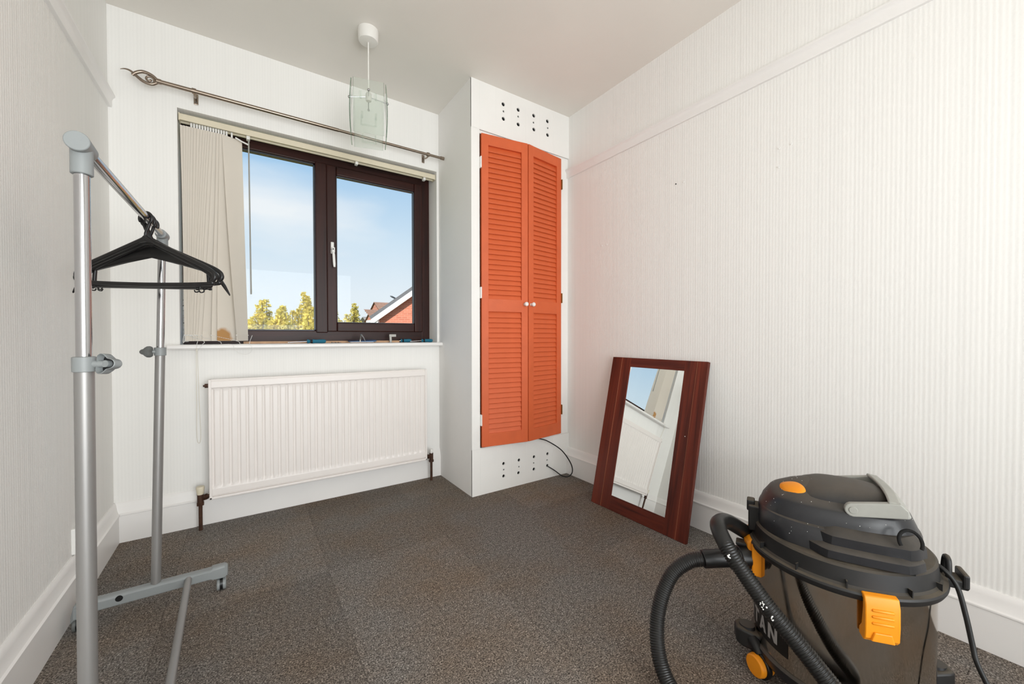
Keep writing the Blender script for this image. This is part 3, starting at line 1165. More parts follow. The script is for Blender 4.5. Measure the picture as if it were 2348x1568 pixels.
# ------------------------------------------------------------------ pendant lamp
pl = thing('pendant_light', (.502, 1.98, H), 'ceiling pendant with a square shade of pale green frosted glass', 'pendant light', world=True)
PX, PY = .502, 1.98
MB().lathe([(1e-4, 2.342), (.030, 2.343), (.0425, 2.346), (.0455, 2.352), (.0475, 2.392), (.0475, 2.3995)], 40, Matrix.Translation((PX, PY, 0))).build('ceiling_rose', 'lamp_white', pl, smooth=40)
MB().cyl((PX, PY, 2.10), (PX, PY, 2.345), .0032, n=10).build('flex', 'lamp_white', pl)
hw, zt_, zb_ = .078, 2.118, 1.870
ANG = math.radians(-14)
for k in range(4):
    a = ANG + k * PI / 2
    rot = Matrix.Translation((PX, PY, 0)) @ Matrix.Rotation(a, 4, 'Z')
    rings = []
    n_ = 10
    for i in range(n_ + 1):
        f = i / n_
        z = zt_ + (zb_ - zt_) * f
        off = hw + .007 * math.sin(PI * min(1, f * .9))
        hwid = .066
        rings.append([rot @ Vector((-hwid, -off, z)), rot @ Vector((hwid, -off, z)), rot @ Vector((hwid, -off + .004, z)), rot @ Vector((-hwid, -off + .004, z))])
    sp = MB().loft(rings).build('shade_panel', 'frosted_glass', pl, smooth=30)
    for s_ in (-1, 1):
        er = []
        for r_ in rings:
            a0 = r_[0] if s_ < 0 else r_[1]
            a1 = r_[3] if s_ < 0 else r_[2]
            d_ = (r_[0] - r_[1]).normalized() * (1 if s_ < 0 else -1)
            er.append([a0, a0 + d_ * .0012, a1 + d_ * .0012, a1])
        MB().loft(er).build('polished_edge', 'lamp_edge_glass', sp)
    bp_ = rot @ Vector((0, -hw - .009, 2.066))
    MB().sphere(bp_, .0062, 8).build('chrome_ball', 'chrome', pl, smooth=60)
    MB().cyl(rot @ Vector((0, -.012, 2.080)), bp_, .0022, n=8).build('bracket_arm', 'chrome', pl, smooth=40)
    if k in (0, 2):
        et = MB()
        for (xa, xb, za, zb2) in ((-.040, -.030, 2.020, 2.056), (.026, .036, 2.020, 2.056), (-.036, -.029, 1.905, 1.945), (.026, .033, 1.905, 1.945), (-.036, .033, 1.900, 1.907)):
            et.box(xa, xb, -hw - .0092, -hw - .0078, za, zb2, rot)
        et.build('glass_strip', 'frosted_glass', sp)['kind'] = 'stuff'  # thin raised strips of frosted glass on the panel face
MB().lathe([(1e-4, 2.104), (.008, 2.104), (.013, 2.096), (.014, 2.070), (.012, 2.062), (1e-4, 2.061)], 20, Matrix.Translation((PX, PY, 0))).build('lamp_holder', 'lamp_white', pl, smooth=40)

# ------------------------------------------------------------------ framed mirror leaning on the right wall
MW, ML, MT = .567, .826, .019
mo = thing('framed_mirror', (1.604, 1.2965, .0015), 'tall mirror in a mahogany frame leaning on the papered wall', 'mirror')
ang = math.atan2(1.787 - 1.604, .800)
# local: x across (towards -y), y into the wall, z up the board
mo.rotation_euler = (Matrix.Rotation(-PI / 2 + math.radians(1.15), 3, 'Z') @ Matrix.Rotation(-ang, 3, 'X')).to_euler()
hwM = MW / 2
gx0, gx1 = -.155, .168
gz0, gz1 = .075, .775
MB().box(-hwM, -.215, 0, MT, 0, ML).build('side_board', 'mahogany', mo, bevel=.0015)
MB().box(.232, hwM, 0, MT, 0, ML).build('side_board', 'mahogany', mo, bevel=.0015)
for a_, b_ in ((-.2145, gx0), (gx1, .2315)):
    MB().box(a_, b_, .0012, MT, 0, ML).build('frame_stile', 'mahogany', mo, bevel=.001)
for a_, b_ in ((0, gz0), (gz1, ML)):
    MB().box(gx0 - .0005, gx1 + .0005, .0014, MT, a_, b_).build('frame_rail', 'mahogany_h', mo, bevel=.001)
for a_, b_ in ((-.2168, -.2140), (.2305, .2325)):
    MB().box(a_, b_, -.0004, .004, 0, ML).build('groove_bead', 'mahogany_pale', mo)
MB().box(gx0 - .001, gx1 + .001, .004, .009, gz0 - .001, gz1 + .001).build('mirror_glass', 'mirror_glass', mo)
MB().box(gx0 - .01, gx1 + .01, .0092, MT - .002, gz0 - .01, gz1 + .01).build('backing', 'mahogany', mo)
MB().cyl((.216, .0012, .465), (.216, .0, .465), .002, n=8).build('white_plug', 'paint_white', mo)

# ------------------------------------------------------------------ clothes rail
cr = thing('clothes_rail', (-.25, 1.40, 0), 'grey and chrome clothes rail on castors by the left wall', 'clothes rail', world=True)
poles = ((-.244, 1.035, -.247), (-.233, 1.79, -.261))       # top x, y, foot x
ZT, ZJ = 1.272, .876
BAR_R = .0105
for k, (tx, py, bx_) in enumerate(poles):
    at_ = lambda z: (bx_ + (tx - bx_) * (z - .09) / (ZT - .09), py, z)
    MB().cyl(at_(.075), at_(ZJ + .004), .0135, n=24).build('lower_pole', 'alu', cr, smooth=40)
    MB().cyl(at_(ZJ), at_(ZT - .010), .0108, n=24).build('upper_pole', 'chrome', cr, smooth=40)
    col_ = MB()
    col_.lathe([(.0140, -.014), (.0162, -.013), (.0162, .013), (.0140, .014), (.0112, .0142)], 28, Matrix.Translation(at_(ZJ)))
    co = col_.build('height_collar', 'grey_plastic', cr, smooth=35)
    # triangular clamping knob on the collar
    dirx = Vector((.95, -.30, 0)) if k == 0 else Vector((-.92, -.38, 0))
    dirx.normalize()
    c0 = Vector(at_(ZJ))
    MB().cyl(c0 + dirx * .012, c0 + dirx * .030, .0072, .0062, 14).build('clamp_screw', 'grey_plastic', co, smooth=40)
    sd_ = Vector((-dirx.y, dirx.x, 0))
    upv = Vector((0, 0, 1))
    kc = c0 + dirx * (.036 if k == 0 else .034)
    # rounded triangle facing across the pole
    tri = []
    axis_a = (Vector((.60, -.80, 0)) if k == 0 else Vector((-.85, .25, 0))).normalized()   # knob plane direction
    axis_a = (rt * (1 if k == 0 else -1))
    nrm = dirx if k == 0 else dirx
    for i in range(36):
        a = 2 * PI * i / 36
        rr = .0165 * (1 + .26 * math.cos(3 * (a)))
        tri.append((rr * math.cos(a), rr * math.sin(a)))
    nv = (-fw + Vector((0, 0, .1))).normalized() if k == 0 else (-fw).normalized()
    aa = (axis_a - nv * axis_a.dot(nv)).normalized()
    bb = nv.cross(aa)
    base = kc + nv * .001
    rings = []
    if k == 0:
        seq = ((-.012, .35), (-.011, .75), (-.006, .98), (.008, 1.0), (.009, .93), (-.003, .86), (-.004, .3))
    else:
        seq = ((-.010, .9), (-.004, 1.0), (.004, .98), (.009, .8), (.011, .4), (.0112, .1))
    for o_, s_ in seq:
        rings.append([base + nv * o_ + aa * x * s_ + bb * y * s_ for x, y in tri])
    kn = MB().loft(rings).build('clamp_knob', 'dark_grey_plastic' if k else 'grey_plastic', co, smooth=35)
    if k == 0:
        MB().loft([[base + nv * o_ + aa * x * .80 + bb * y * .80 for x, y in tri] for o_ in (-.0028, -.0022)]).build('knob_recess', 'black_plastic', kn)
        MB().cyl(base - nv * .003, base + nv * .006, .0065, n=14).build('knob_nut', 'grey_plastic', kn, smooth=40)
    # tee joint at the top
    tp = Vector(at_(ZT))
    tj = MB()
    tj.cyl(tp + Vector((0, 0, -.052)), tp + Vector((0, 0, .004)), .0152, .0150, 28)
    o_out = -.026 if k == 0 else .022
    o_in = .034 if k == 0 else -.034
    tj.cyl(tp + Vector((0, o_out, 0)), tp + Vector((0, o_in, 0)), .0172, .0150, 28)
    tj.build('tee_joint', 'grey_plastic', cr, smooth=40, bevel=.0015)
    # foot bar across, with castors
    fb = Vector((bx_, py, 0))
    rings = []
    bar = [(-.200, .028, .050, .010), (-.192, .040, .086, .016), (-.150, .048, .090, .017), (-.145, .052, .088, .017), (.150, .052, .088, .017), (.155, .048, .092, .017), (.190, .046, .092, .016), (.200, .052, .086, .010)]
    for x, za, zb3, hw_ in bar:
        rings.append([fb + Vector((x, y, z)) for y, z in ((-hw_, za), (hw_, za), (hw_, zb3 - .006), (hw_ - .006, zb3), (-hw_ + .006, zb3), (-hw_, zb3 - .006))])
    ft = MB().loft(rings).build('foot_bar', 'grey_plastic', cr, smooth=30, bevel=.003)
    MB().box(bx_ - .072, bx_ + .145, py - .0182, py - .0165, .0775, .080).build('raised_line', 'grey_plastic', ft)
    hy_ = py - .0172 if k else py + .0172
    MB().cyl((bx_ - .088, hy_, .074), (bx_ - .088, hy_ + (.002 if k else -.002), .074), .0095, n=20).build('socket_hole', 'black_void', ft)
    for x in (-.182, .180):
        cs_ = MB()
        cs_.cyl((bx_ + x, py, .048), (bx_ + x, py, .036), .006, n=10)
        cs_.cyl((bx_ + x - .014, py, .021), (bx_ + x + .014, py, .021), .0205, n=24)
        cc = cs_.build('castor', 'dark_grey_plastic' if x < 0 else 'grey_plastic', ft, smooth=40, bevel=.003)
        MB().cyl((bx_ + x - .0045, py, .0225), (bx_ + x + .0045, py, .0225), .0222, n=24).build('castor_tread', 'black_plastic', cc, smooth=40)
MB().cyl((-.244, 1.03, ZT), (-.233, 1.795, ZT), BAR_R, n=24).build('hanging_bar', 'chrome', cr, smooth=40)
MB().cyl((-.155, 1.035, .074), (-.174, 1.775, .074), .0105, n=20).build('cross_tube', 'alu', cr, smooth=40)

# ------------------------------------------------------------------ coat hangers on the bar
BAR_AT = lambda y: Vector((-.244 + .011 * (y - 1.03) / .765, y, ZT))


def hanger(y, rot, kind, label, tilt=0.0, hook_dir=1):
    p = BAR_AT(y)
    h = thing('coat_hanger', p, label, 'coat hanger', 'black hangers on the clothes rail', rz=math.radians(rot))
    h.rotation_euler = (0, math.radians(tilt), math.radians(rot))
    # local: x across the hanger, z up, bar centre at the origin
    ri = .0178
    cz = BAR_R + .0040 - ri
    pts = []
    for i in range(19):
        a = math.radians(-50 + i * 14.5)
        pts.append((hook_dir * ri * math.cos(a), 0, cz + ri * math.sin(a)))
    start = Vector((hook_dir * .002, 0, -.030))
    hk = [(0, 0, -.062), start] + pts if False else None
    path = [Vector((0, 0, -.064)), Vector((0, 0, -.046)), Vector((hook_dir * .006, 0, -.032))] + [Vector(q) for q in pts]
    MB().tube(spline(path, 4), .0040, 8).build('hook', 'black_plastic', h, smooth=60)
    zn, ze, zb = -.060, -.150, -.190
    hw_ = .195
    if kind == 'tube':
        loop = spline([(0, 0, zn + .003), (hw_ * .07, 0, zn - .006), (hw_ * .5, 0, zn - .045), (hw_ * .93, 0, ze + .005), (hw_ * 1.03, 0, ze - .016), (hw_ * .99, 0, zb + .008), (hw_ * .90, 0, zb), (0, 0, zb - .004),
                       (-hw_ * .90, 0, zb), (-hw_ * .99, 0, zb + .008), (-hw_ * 1.03, 0, ze - .016), (-hw_ * .93, 0, ze + .005), (-hw_ * .5, 0, zn - .045), (-hw_ * .07, 0, zn - .006)], 8, True)
        MB().tube(loop, .0060, 10, closed=True).build('frame', 'black_plastic', h, smooth=60)
        MB().loft([[Vector((x, y_, z)) for x, z in ((-.020, zn - .014), (0, zn + .008), (.020, zn - .014), (0, zn - .010))] for y_ in (-.004, .004)]).build('neck_web', 'black_plastic', h, bevel=.001)
    else:
        for s_ in (-1, 1):
            rings = []
            for i in range(19):
                f = i / 18
                x = s_ * f * (hw_ + .042)
                z = zn - .012 - .088 * f - .052 * max(0, (f - .74) / .26) ** 1.6
                wy = (.006 + .009 * math.sin(PI * min(1, f * 1.05))) * (1 if i < 18 else .5)
                hh = (.024 * (1 - f) ** 1.5 + .0075) * (1 if i < 18 else .5)
                rings.append([Vector((x, wy * math.cos(a), z + hh * math.sin(a))) for a in [2 * PI * q / 12 for q in range(12)]])
            MB().loft(rings).build('shoulder', 'black_plastic', h, smooth=50)
        MB().tube(spline([(-.170, 0, zn - .072), (-.172, 0, zb), (-.150, 0, zb - .003), (.150, 0, zb - .003), (.172, 0, zb), (.170, 0, zn - .072)], 6), .0050, 8).build('trouser_bar', 'black_plastic', h, smooth=60)
    for s_ in (-1, 1):
        MB().tube(spline([(s_ * .158, -.001, zb - .002), (s_ * .160, -.002, zb - .014), (s_ * .150, -.002, zb - .017), (s_ * .146, -.002, zb - .011)], 5), .0018, 6).build('strap_hook', 'black_plastic', h, smooth=60)
    return h


hanger(1.545, -34, 'tube', 'black tubular hanger at the front of the bunch on the rail', tilt=1, hook_dir=1)
hanger(1.575, -29, 'tube', 'black tubular hanger just behind the front one on the rail', tilt=-1, hook_dir=-1)
hanger(1.600, -37, 'tube', 'black tubular hanger third in the bunch on the rail', tilt=2, hook_dir=1)
hanger(1.628, -33, 'suit', 'black broad-shouldered hanger with drooping tips at the back of the bunch', tilt=1, hook_dir=-1)

# ------------------------------------------------------------------ vacuum cleaner
VC = Vector((1.305, .385, 0))
va = thing('vacuum_cleaner', VC, 'black and orange wet and dry vacuum cleaner with a shiny steel drum', 'vacuum cleaner', rz=math.atan2(.9135, -.4068))
RD = .186


def ring_at(z, xf, xb, w, ex=2.4, n=64, ox=0):
    out = []
    for i in range(n):
        a = 2 * PI * i / n
        c, s_ = math.cos(a), math.sin(a)
        x = math.copysign(abs(c) ** (2 / ex), c) * (xf if c > 0 else xb) + ox
        y = math.copysign(abs(s_) ** (2 / ex), s_) * w
        out.append(Vector((x, y, z)))
    return out


MB().lathe([(RD, .068), (RD, .345)], 96).build('drum', 'drum_steel', va, smooth=40)
MB().lathe([(1e-4, .040), (.150, .040), (.188, .052), (.194, .060), (.194, .078), (.188, .082), (.184, .082)], 64).build('base', 'vac_black', va, smooth=40)
# castor arms and castors
for a in (13, 103, 193, 283):
    ca, sa = math.cos(math.radians(a)), math.sin(math.radians(a))
    mt = Matrix.Rotation(math.radians(a), 4, 'Z')
    arm = MB()
    arm.loft([[mt @ Vector(q) for q in ((x, -w, za), (x, w, za), (x, w * .9, zb), (x, -w * .9, zb))] for x, w, za, zb in ((.150, .036, .05, .092), (.195, .034, .052, .098), (.222, .030, .056, .104), (.238, .018, .060, .100))])
    ar = arm.build('castor_arm', 'vac_black2', va, smooth=35, bevel=.006, seg=3)
    top = mt @ Vector((.208, 0, .1035))
    MB().cyl(top - Vector((0, 0, .006)), top + Vector((0, 0, .003)), .021, .019, 24).build('pivot_cap', 'vac_black', ar, smooth=40)
    wc = mt @ Vector((.186, .050, .034))
    ax = Vector((math.cos(math.radians(a + 33)), math.sin(math.radians(a + 33)), 0))
    wh = MB().cyl(wc - ax * .007, wc + ax * .007, .0335, n=32).build('castor_housing', 'black_plastic', ar, smooth=40, bevel=.003)
    MB().cyl(wc - ax * .022, wc - ax * .0065, .027, .0295, 28).build('castor_wheel', 'vac_orange', ar, smooth=30, bevel=.003)
    MB().cyl(wc + ax * .0065, wc + ax * .022, .0295, .027, 28).build('castor_wheel', 'vac_orange', ar, smooth=30, bevel=.003)
    MB().tube([wc + Vector((0, 0, .026)), (wc + top) / 2 + Vector((0, 0, .012)), top - Vector((0, 0, .02))], [.012, .016, .016], 12).build('castor_stem', 'black_plastic', ar, smooth=50)
# printed label on the drum
lb = MB()
a0, a1 = math.radians(-16), math.radians(53)
n_ = 30
rl = RD + .0007
vs = []
for i in range(n_ + 1):
    a = a0 + (a1 - a0) * i / n_
    f = i / n_
    zb = .113 + (.012 if f > .9 else 0) * 0
    for z in (zb, .182):
        vs.append((rl * math.cos(a), rl * math.sin(a), z))
lb.add(vs, [(2 * i, 2 * i + 2, 2 * i + 3, 2 * i + 1) for i in range(n_)])
lbo = lb.build('drum_label', 'label_black', va, smooth=40)


def letter_on_drum(ch, a_c, z0, h, w_ang, parent):
    """block letters as bent strips that follow the drum"""
    T_ = .20
    L_ = {'T': [[(0, .78), (1, .78), (1, 1), (0, 1)], [(.36, 0), (.64, 0), (.64, .80), (.36, .80)]],
          'I': [[(.33, 0), (.67, 0), (.67, 1), (.33, 1)]],
          'A': [[(0, 0), (.29, 0), (.61, 1), (.38, 1)], [(.71, 0), (1, 0), (.62, 1), (.39, 1)], [(.2, .2), (.8, .2), (.74, .40), (.26, .40)]],
          'N': [[(0, 0), (.27, 0), (.27, 1), (0, 1)], [(.73, 0), (1, 0), (1, 1), (.73, 1)], [(.70, 0), (1.0, 0), (.30, 1), (0, 1)]]}
    m = MB()
    for q, poly in enumerate(L_[ch]):
        r_ = RD + .0013 + q * .0003
        # subdivide the quad so that it hugs the curve
        A, B, C_, D_ = [Vector((x, z)) for x, z in poly]
        nn = 6
        vs = []
        for i in range(nn + 1):
            f = i / nn
            lo = A.lerp(D_, f)
            hi = B.lerp(C_, f)
            for g in (0, .5, 1):
                pnt = lo.lerp(hi, g)
                a = a_c + (pnt.x - .5) * w_ang
                vs.append((r_ * math.cos(a), r_ * math.sin(a), z0 + h * pnt.y))
        m.add(vs, [(3 * i + j, 3 * i + j + 1, 3 * i + j + 4, 3 * i + j + 3) for i in range(nn) for j in (0, 1)])
    return m.build('letter', 'silver_print', parent)


for ch, ac in zip('TITAN', (-2.5, 7.0, 17.0, 28.0, 39.5)):
    letter_on_drum(ch, math.radians(ac), .128, .040, math.radians(9.6 if ch != 'I' else 7), lbo)
# lid flange, skirt and head
MB().lathe([(RD - .002, .336), (RD + .014, .338), (.2035, .345), (.2045, .351), (.2025, .3555), (.194, .3575), (.1895, .362), (.186, .396), (.181, .400), (.150, .402), (1e-4, .402)], 96).build('lid', 'vac_black2', va, smooth=30)
tabs = MB()
for a in (88, 123, 30, 60, 150, 180, 210, 240, 270, 300, 330):
    mt = Matrix.Rotation(math.radians(a), 4, 'Z')
    tabs.box(.188, .199, -.0012, .0012, .354, .372, mt)
tabs.build('lid_rib', 'vac_black2', va)
head = MB()
head.loft([ring_at(.398, .178, .160, .150, 2.3), ring_at(.425, .180, .160, .143, 2.4), ring_at(.448, .177, .158, .135, 2.5), ring_at(.4535, .175, .156, .131, 2.5), ring_at(.456, .173, .153, .1215, 2.6),
           ring_at(.470, .168, .148, .1185, 2.7), ring_at(.493, .152, .138, .1125, 2.8), ring_at(.4990, .145, .133, .1080, 2.8), ring_at(.5045, .136, .126, .100, 2.8),
           ring_at(.517, .114, .108, .083, 2.7), ring_at(.528, .088, .088, .064, 2.6), ring_at(.5355, .060, .066, .044, 2.4), ring_at(.538, .030, .040, .028), ring_at(.5395, .008, .012, .010)])
hdo = head.build('head', 'vac_black', va, smooth=24)
# raised rear panel of the top, between the handle arms
MB().loft([ring_at(.500, .108, .122, .0965, 3.2), ring_at(.513, .098, .116, .090, 3.2), ring_at(.526, .080, .104, .080, 3.0), ring_at(.536, .058, .088, .064, 2.8), ring_at(.5415, .034, .062, .042, 2.6), ring_at(.543, .010, .03, .015)]).build('crown', 'vac_black', hdo, smooth=28)
# stepped vents on both sides: sloping top, upright face, chamfered ends
for sg in (1, -1):
    for q, (z0, zf, z1, w, x0, x1) in enumerate(((.426, .449, .463, .151, -.146, .064), (.4035, .4215, .432, .170, -.140, .074))):
        rings = []
        for z, win_, e_ in ((z0, 0.0, 0.0), (zf, .0005, .002), (zf + .002, .003, .004), (z1, .030, .016)):
            nn = 18
            row = []
            for i in range(nn + 1):
                x = (x0 + e_) + (x1 - x0 - 2 * e_) * i / nn
                d_ = min(x - x0 - e_, x1 - e_ - x)
                yv = (w - win_) * math.sqrt(max(0, 1 - (x / .34) ** 2)) - .030 * max(0, 1 - d_ / .030)
                row.append(Vector((x, sg * yv, z)))
            rings.append(row + [Vector((x1 - e_, sg * .05, z)), Vector((x0 + e_, sg * .05, z))])
        MB().loft(rings).build('vent_step', 'vac_black', hdo, smooth=22)
    sl_ = MB().box(-.115, .045, sg * .150 - .03, sg * .150 + .006, .4008, .4042)
    # dark slot below the lowest step
    sl_.build('vent_slot', 'black_void', hdo)
# accessory bracket and rear hook
MB().box(.168, .202, -.022, .030, .368, .440).build('tool_bracket', 'vac_black2', va, bevel=.004)
MB().box(.186, .206, -.012, .020, .420, .452).build('tool_clip', 'vac_black2', va, bevel=.004)
MB().box(-.238, -.190, -.022, .022, .334, .356).box(-.238, -.226, -.026, .026, .338, .372).build('rear_hook', 'vac_black2', va, bevel=.004)
MB().tube(spline([(-.205, -.016, .352), (-.206, -.010, .392), (-.206, .010, .392), (-.205, .016, .352)], 8), .006, 8).build('rear_loop', 'vac_black2', va, smooth=50)
# horseshoe clip on the side of the head
hs = []
for i in range(21):
    a = math.radians(-30 + i * 12)
    hs.append(Vector((-.110 + .019 * math.cos(a) - .0, .1265 - .0, .468 + .021 * math.sin(a))))
hs = [Vector((p.x, .1395 - (p.z - .468) * .52, p.z)) for p in hs]
MB().tube(hs, .0036, 8).build('cable_hook', 'black_void', va, smooth=50)
# yellow power button
bt = Matrix.Translation((.098, .046, .5125)) @ Matrix.Rotation(math.radians(22), 4, 'Y') @ Matrix.Rotation(math.radians(-22), 4, 'X') @ Matrix.Rotation(math.radians(135), 4, 'Z')
rg = []
for z, s_ in ((-.008, 1.0), (.002, 1.02), (.007, .92), (.0095, .6), (.0105, .1)):
    rg.append([bt @ Vector((.036 * s_ * math.cos(a) * (1 - .0 * abs(math.sin(a))), .020 * s_ * math.sin(a) * (1 - .18 * math.cos(2 * a)), z)) for a in [2 * PI * i / 36 for i in range(36)]])
MB().loft(rg).build('power_button', 'vac_orange', va, smooth=50)
MB().loft([[bt @ Vector((.037 * s_ * math.cos(a), .024 * s_ * math.sin(a), z)) for a in [2 * PI * i / 36 for i in range(36)]] for z, s_ in ((-.016, 1), (-.004, 1.0), (-.003, .8))]).build('button_surround', 'vac_black2', va, smooth=40)
# grey carrying handle folded over the head
hso = None
for sg in (1, -1):
    y = sg * .1065
    outl = []
    for i in range(9):
        a = PI / 2 + PI * i / 8
        outl.append((-.012 + -.0 + .0165 * -math.cos(a) * 1.0, .497 + .0165 * math.sin(a)))
    # plate: round at the pivot, tapering to the rear
    poly = [(-.016 + .0165 * math.cos(a), .5075 + .0165 * math.sin(a)) for a in [math.radians(-90 + 22.5 * i) for i in range(9)]]
    poly += [(-.083, .538), (-.100, .540), (-.114, .526), (-.115, .508)]
    arm_ = MB().loft([[Vector((x, y - .0075, z)) for x, z in poly], [Vector((x, y + .0075, z)) for x, z in poly]])
    hso = arm_.build('handle_arm', 'vac_grey', va, bevel=.003, seg=3)
crs = []
for y in [-.112 + .224 * i / 10 for i in range(11)]:
    b_ = .007 * (1 - (y / .112) ** 2)
    crs.append([Vector((x - b_, y, z + b_ * .5)) for x, z in ((-.078, .543), (-.100, .539), (-.119, .512), (-.114, .506), (-.095, .524), (-.078, .535))])
MB().loft(crs).build('handle_bar', 'vac_grey', va, smooth=40, bevel=.003)
for sg in (1, -1):
    MB().cyl((-.016, sg * .113, .5075), (-.016, sg * .1155, .5075), .0085, n=18).build('pivot_pin', 'vac_grey', hso, bevel=.001)
# side clips
for a in (104, -104):
    mt = Matrix.Rotation(math.radians(a), 4, 'Z') @ Matrix.Translation((RD, 0, 0))
    poly = [(.002, .262), (.020, .258), (.028, .268), (.030, .30), (.029, .340), (.024, .358), (.010, .3605), (.006, .352), (.0165, .348), (.017, .33), (.012, .29), (.002, .276)]
    rings = [[mt @ Vector((x, y, z)) for x, z in poly] for y in (-.031, .031)]
    clp = MB().loft(rings).build('lid_clip', 'vac_orange', va, bevel=.002, smooth=30)
    for z in (.331, .317, .303):
        MB().tube([mt @ Vector((.0298, y, z)) for y in (-.020, -.018, .018, .020)], [.001, .0032, .0032, .001], 8).build('grip_rib', 'vac_orange', clp, smooth=50)
    MB().loft([[mt @ Vector((x, y, z)) for y, z in ((-.022 * s_, .264), (.022 * s_, .264), (.016 * s_, .284), (-.016 * s_, .284))] for x, s_ in ((.018, 1.05), (.033, .95))]).build('thumb_pad', 'vac_orange', clp, bevel=.002)
# orange inlet housing, black connector and hose
inl = MB()
rings = []
for z, x, w in ((.262, .188, .050), (.272, .205, .060), (.345, .212, .064), (.356, .206, .064)):
    rings.append([Vector((.150, -w, z)), Vector((x - .010, -w, z)), Vector((x, -w * .55, z)), Vector((x, w * .55, z)), Vector((x - .010, w, z)), Vector((.150, w, z))])
ino = inl.loft(rings).build('inlet_housing', 'vac_orange', va, bevel=.004, smooth=30)
for s_ in (1, -1):
    MB().box(.160, .192, s_ * .064 - .012, s_ * .064 + .012, .262, .352).build('inlet_side', 'vac_orange', ino, bevel=.004)
ci = Vector((.196, .045, .300))
ce = Vector((.311, .100, .285))
cdv = (ce - ci).normalized()
con = MB()
for t0, t1, r_ in ((0, .030, .031), (.028, .050, .0285), (.048, .058, .031), (.056, .130, .0245)):
    con.cyl(ci + cdv * t0, ci + cdv * t1, r_, n=32)
cono = con.build('hose_connector', 'black_plastic', va, smooth=40, bevel=.002)
MB().box(.194, .232, .02, .052, .326, .336).build('release_tab', 'vac_black2', va, bevel=.003)


def corrugated(path, r, name, pitch_=.0058, k0=10):
    P = spline(path, k0)
    # resample evenly so that the rings have one pitch
    seg = [0]
    for a, b in zip(P[:-1], P[1:]):
        seg.append(seg[-1] + (b - a).length)
    total = seg[-1]
    n = int(total / pitch_ * 4)
    pts, rad = [], []
    j = 0
    for i in range(n + 1):
        s_ = total * i / n
        while j < len(seg) - 2 and seg[j + 1] < s_:
            j += 1
        f = (s_ - seg[j]) / max(1e-9, seg[j + 1] - seg[j])
        pts.append(P[j].lerp(P[j + 1], f))
        rad.append(r * (1.0 if i % 4 in (0, 1) else .90))
    return MB().tube(pts, rad, 16).build(name, 'hose_black', va, smooth=70)


hose_path = [ci + cdv * .120, (.345, .116, .276), (.388, .145, .238), (.412, .185, .170), (.412, .225, .105), (.392, .262, .052), (.350, .300, .024), (.27, .345, .021),
             (.16, .375, .021), (.05, .380, .022), (-.035, .352, .032), (-.045, .300, .070), (-.005, .268, .120), (.04, .252, .160), (.098, .237, .218), (.157, .222, .274), (.223, .200, .350), (.252, .178, .383)]
HO = corrugated(hose_path, .0205, 'hose')
MB().tube(spline([(.246, .184, .376), (.266, .155, .401), (.271, .120, .407), (.254, .075, .399), (.222, .032, .368), (.202, -.02, .335)], 8), .0205, 16).build('hose_end_bend', 'hose_black', HO, smooth=60)
# paint splashes on the hose
ax_h = Vector((-.70, .17, -.69)).normalized()           # run of the hose where it crosses the drum
out_h = Vector((.55, .80, -.30)).cross(ax_h).cross(ax_h).normalized() * -1
out_h = (Vector((.35, .85, .25)) - ax_h * Vector((.35, .85, .25)).dot(ax_h)).normalized()
sid_h = ax_h.cross(out_h)
for (c, s_) in (((.163, .2205, .281), .0075), ((.145, .2245, .262), .0045), ((.236, .194, .366), .004)):
    sp_ = MB()
    for q in range(12):
        th = random.uniform(-.3, .3) * s_ / .0075
        cc = Vector(c) + ax_h * random.uniform(-1, 1) * s_ + (out_h * math.cos(th) + sid_h * math.sin(th)) * .0196
        sp_.sphere(cc, random.uniform(.0012, .0022), 4)
    o = sp_.build('paint_splash', 'paint_white', HO)
    o['kind'] = 'stuff'
# plaster dust specks over the head
sp_ = MB()
dg = bpy.context.evaluated_depsgraph_get()
rs = random.Random(11)
for q in range(150):
    x, y = rs.uniform(-.14, .17), rs.uniform(-.11, .145)
    hit, loc, nrm_, idx = hdo.ray_cast(Vector((x, y, .7)), Vector((0, 0, -1)))
    if hit:
        sp_.sphere(loc + Vector((0, 0, .0002)), rs.uniform(.0004, .0009), 4)
spk = sp_.build('dust_speck', 'paint_white', hdo)
spk['kind'] = 'stuff'
# power cable with its strain relief
MB().cyl((-.150, .016, .402), (-.180, .032, .386), .0085, .0055, 12).build('strain_relief', 'vac_black2', va, smooth=40)
MB().tube(spline([(-.170, .026, .391), (-.191, .040, .380), (-.209, .050, .353), (-.220, .060, .297), (-.228, .070, .238), (-.232, .080, .207), (-.248, .092, .160), (-.262, .105, .100), (-.270, .120, .040), (-.262, .150, .0065), (-.22, .22, .0055), (-.12, .30, .0055), (-.04, .40, .0055)], 8), .0050, 10).build('power_cable', 'cable_black', va, smooth=60)

# ------------------------------------------------------------------ things on the sill
SZ = .8885


def screwdriver(loc, rz, hl, sl_, label):
    o = thing('screwdriver', loc, label, 'screwdriver', 'screwdrivers on the window sill', rz=rz)
    r = .0115
    MB().lathe([(1e-4, 0), (.007, .0005), (.0105, .006), (.0115, .02), (.0100, hl * .55), (.0118, hl * .72), (.0075, hl * .84), (.0110, hl * .92), (.0105, hl), (1e-4, hl)], 8, Matrix.Translation((0, 0, r)) @ Matrix.Rotation(-PI / 2, 4, 'Y')).build('handle', 'teal_plastic', o, smooth=30)
    MB().lathe([(.0092, hl * .70), (.0122, hl * .72), (.0098, hl * .80), (.0082, hl * .84)], 10, Matrix.Translation((0, 0, r)) @ Matrix.Rotation(-PI / 2, 4, 'Y')).build('grip', 'black_plastic', o, smooth=40)
    MB().cyl((-hl + .002, 0, r), (-hl - sl_, 0, r * .55), .003, .0028, 10).build('shaft', 'chrome', o, smooth=40)
    return o


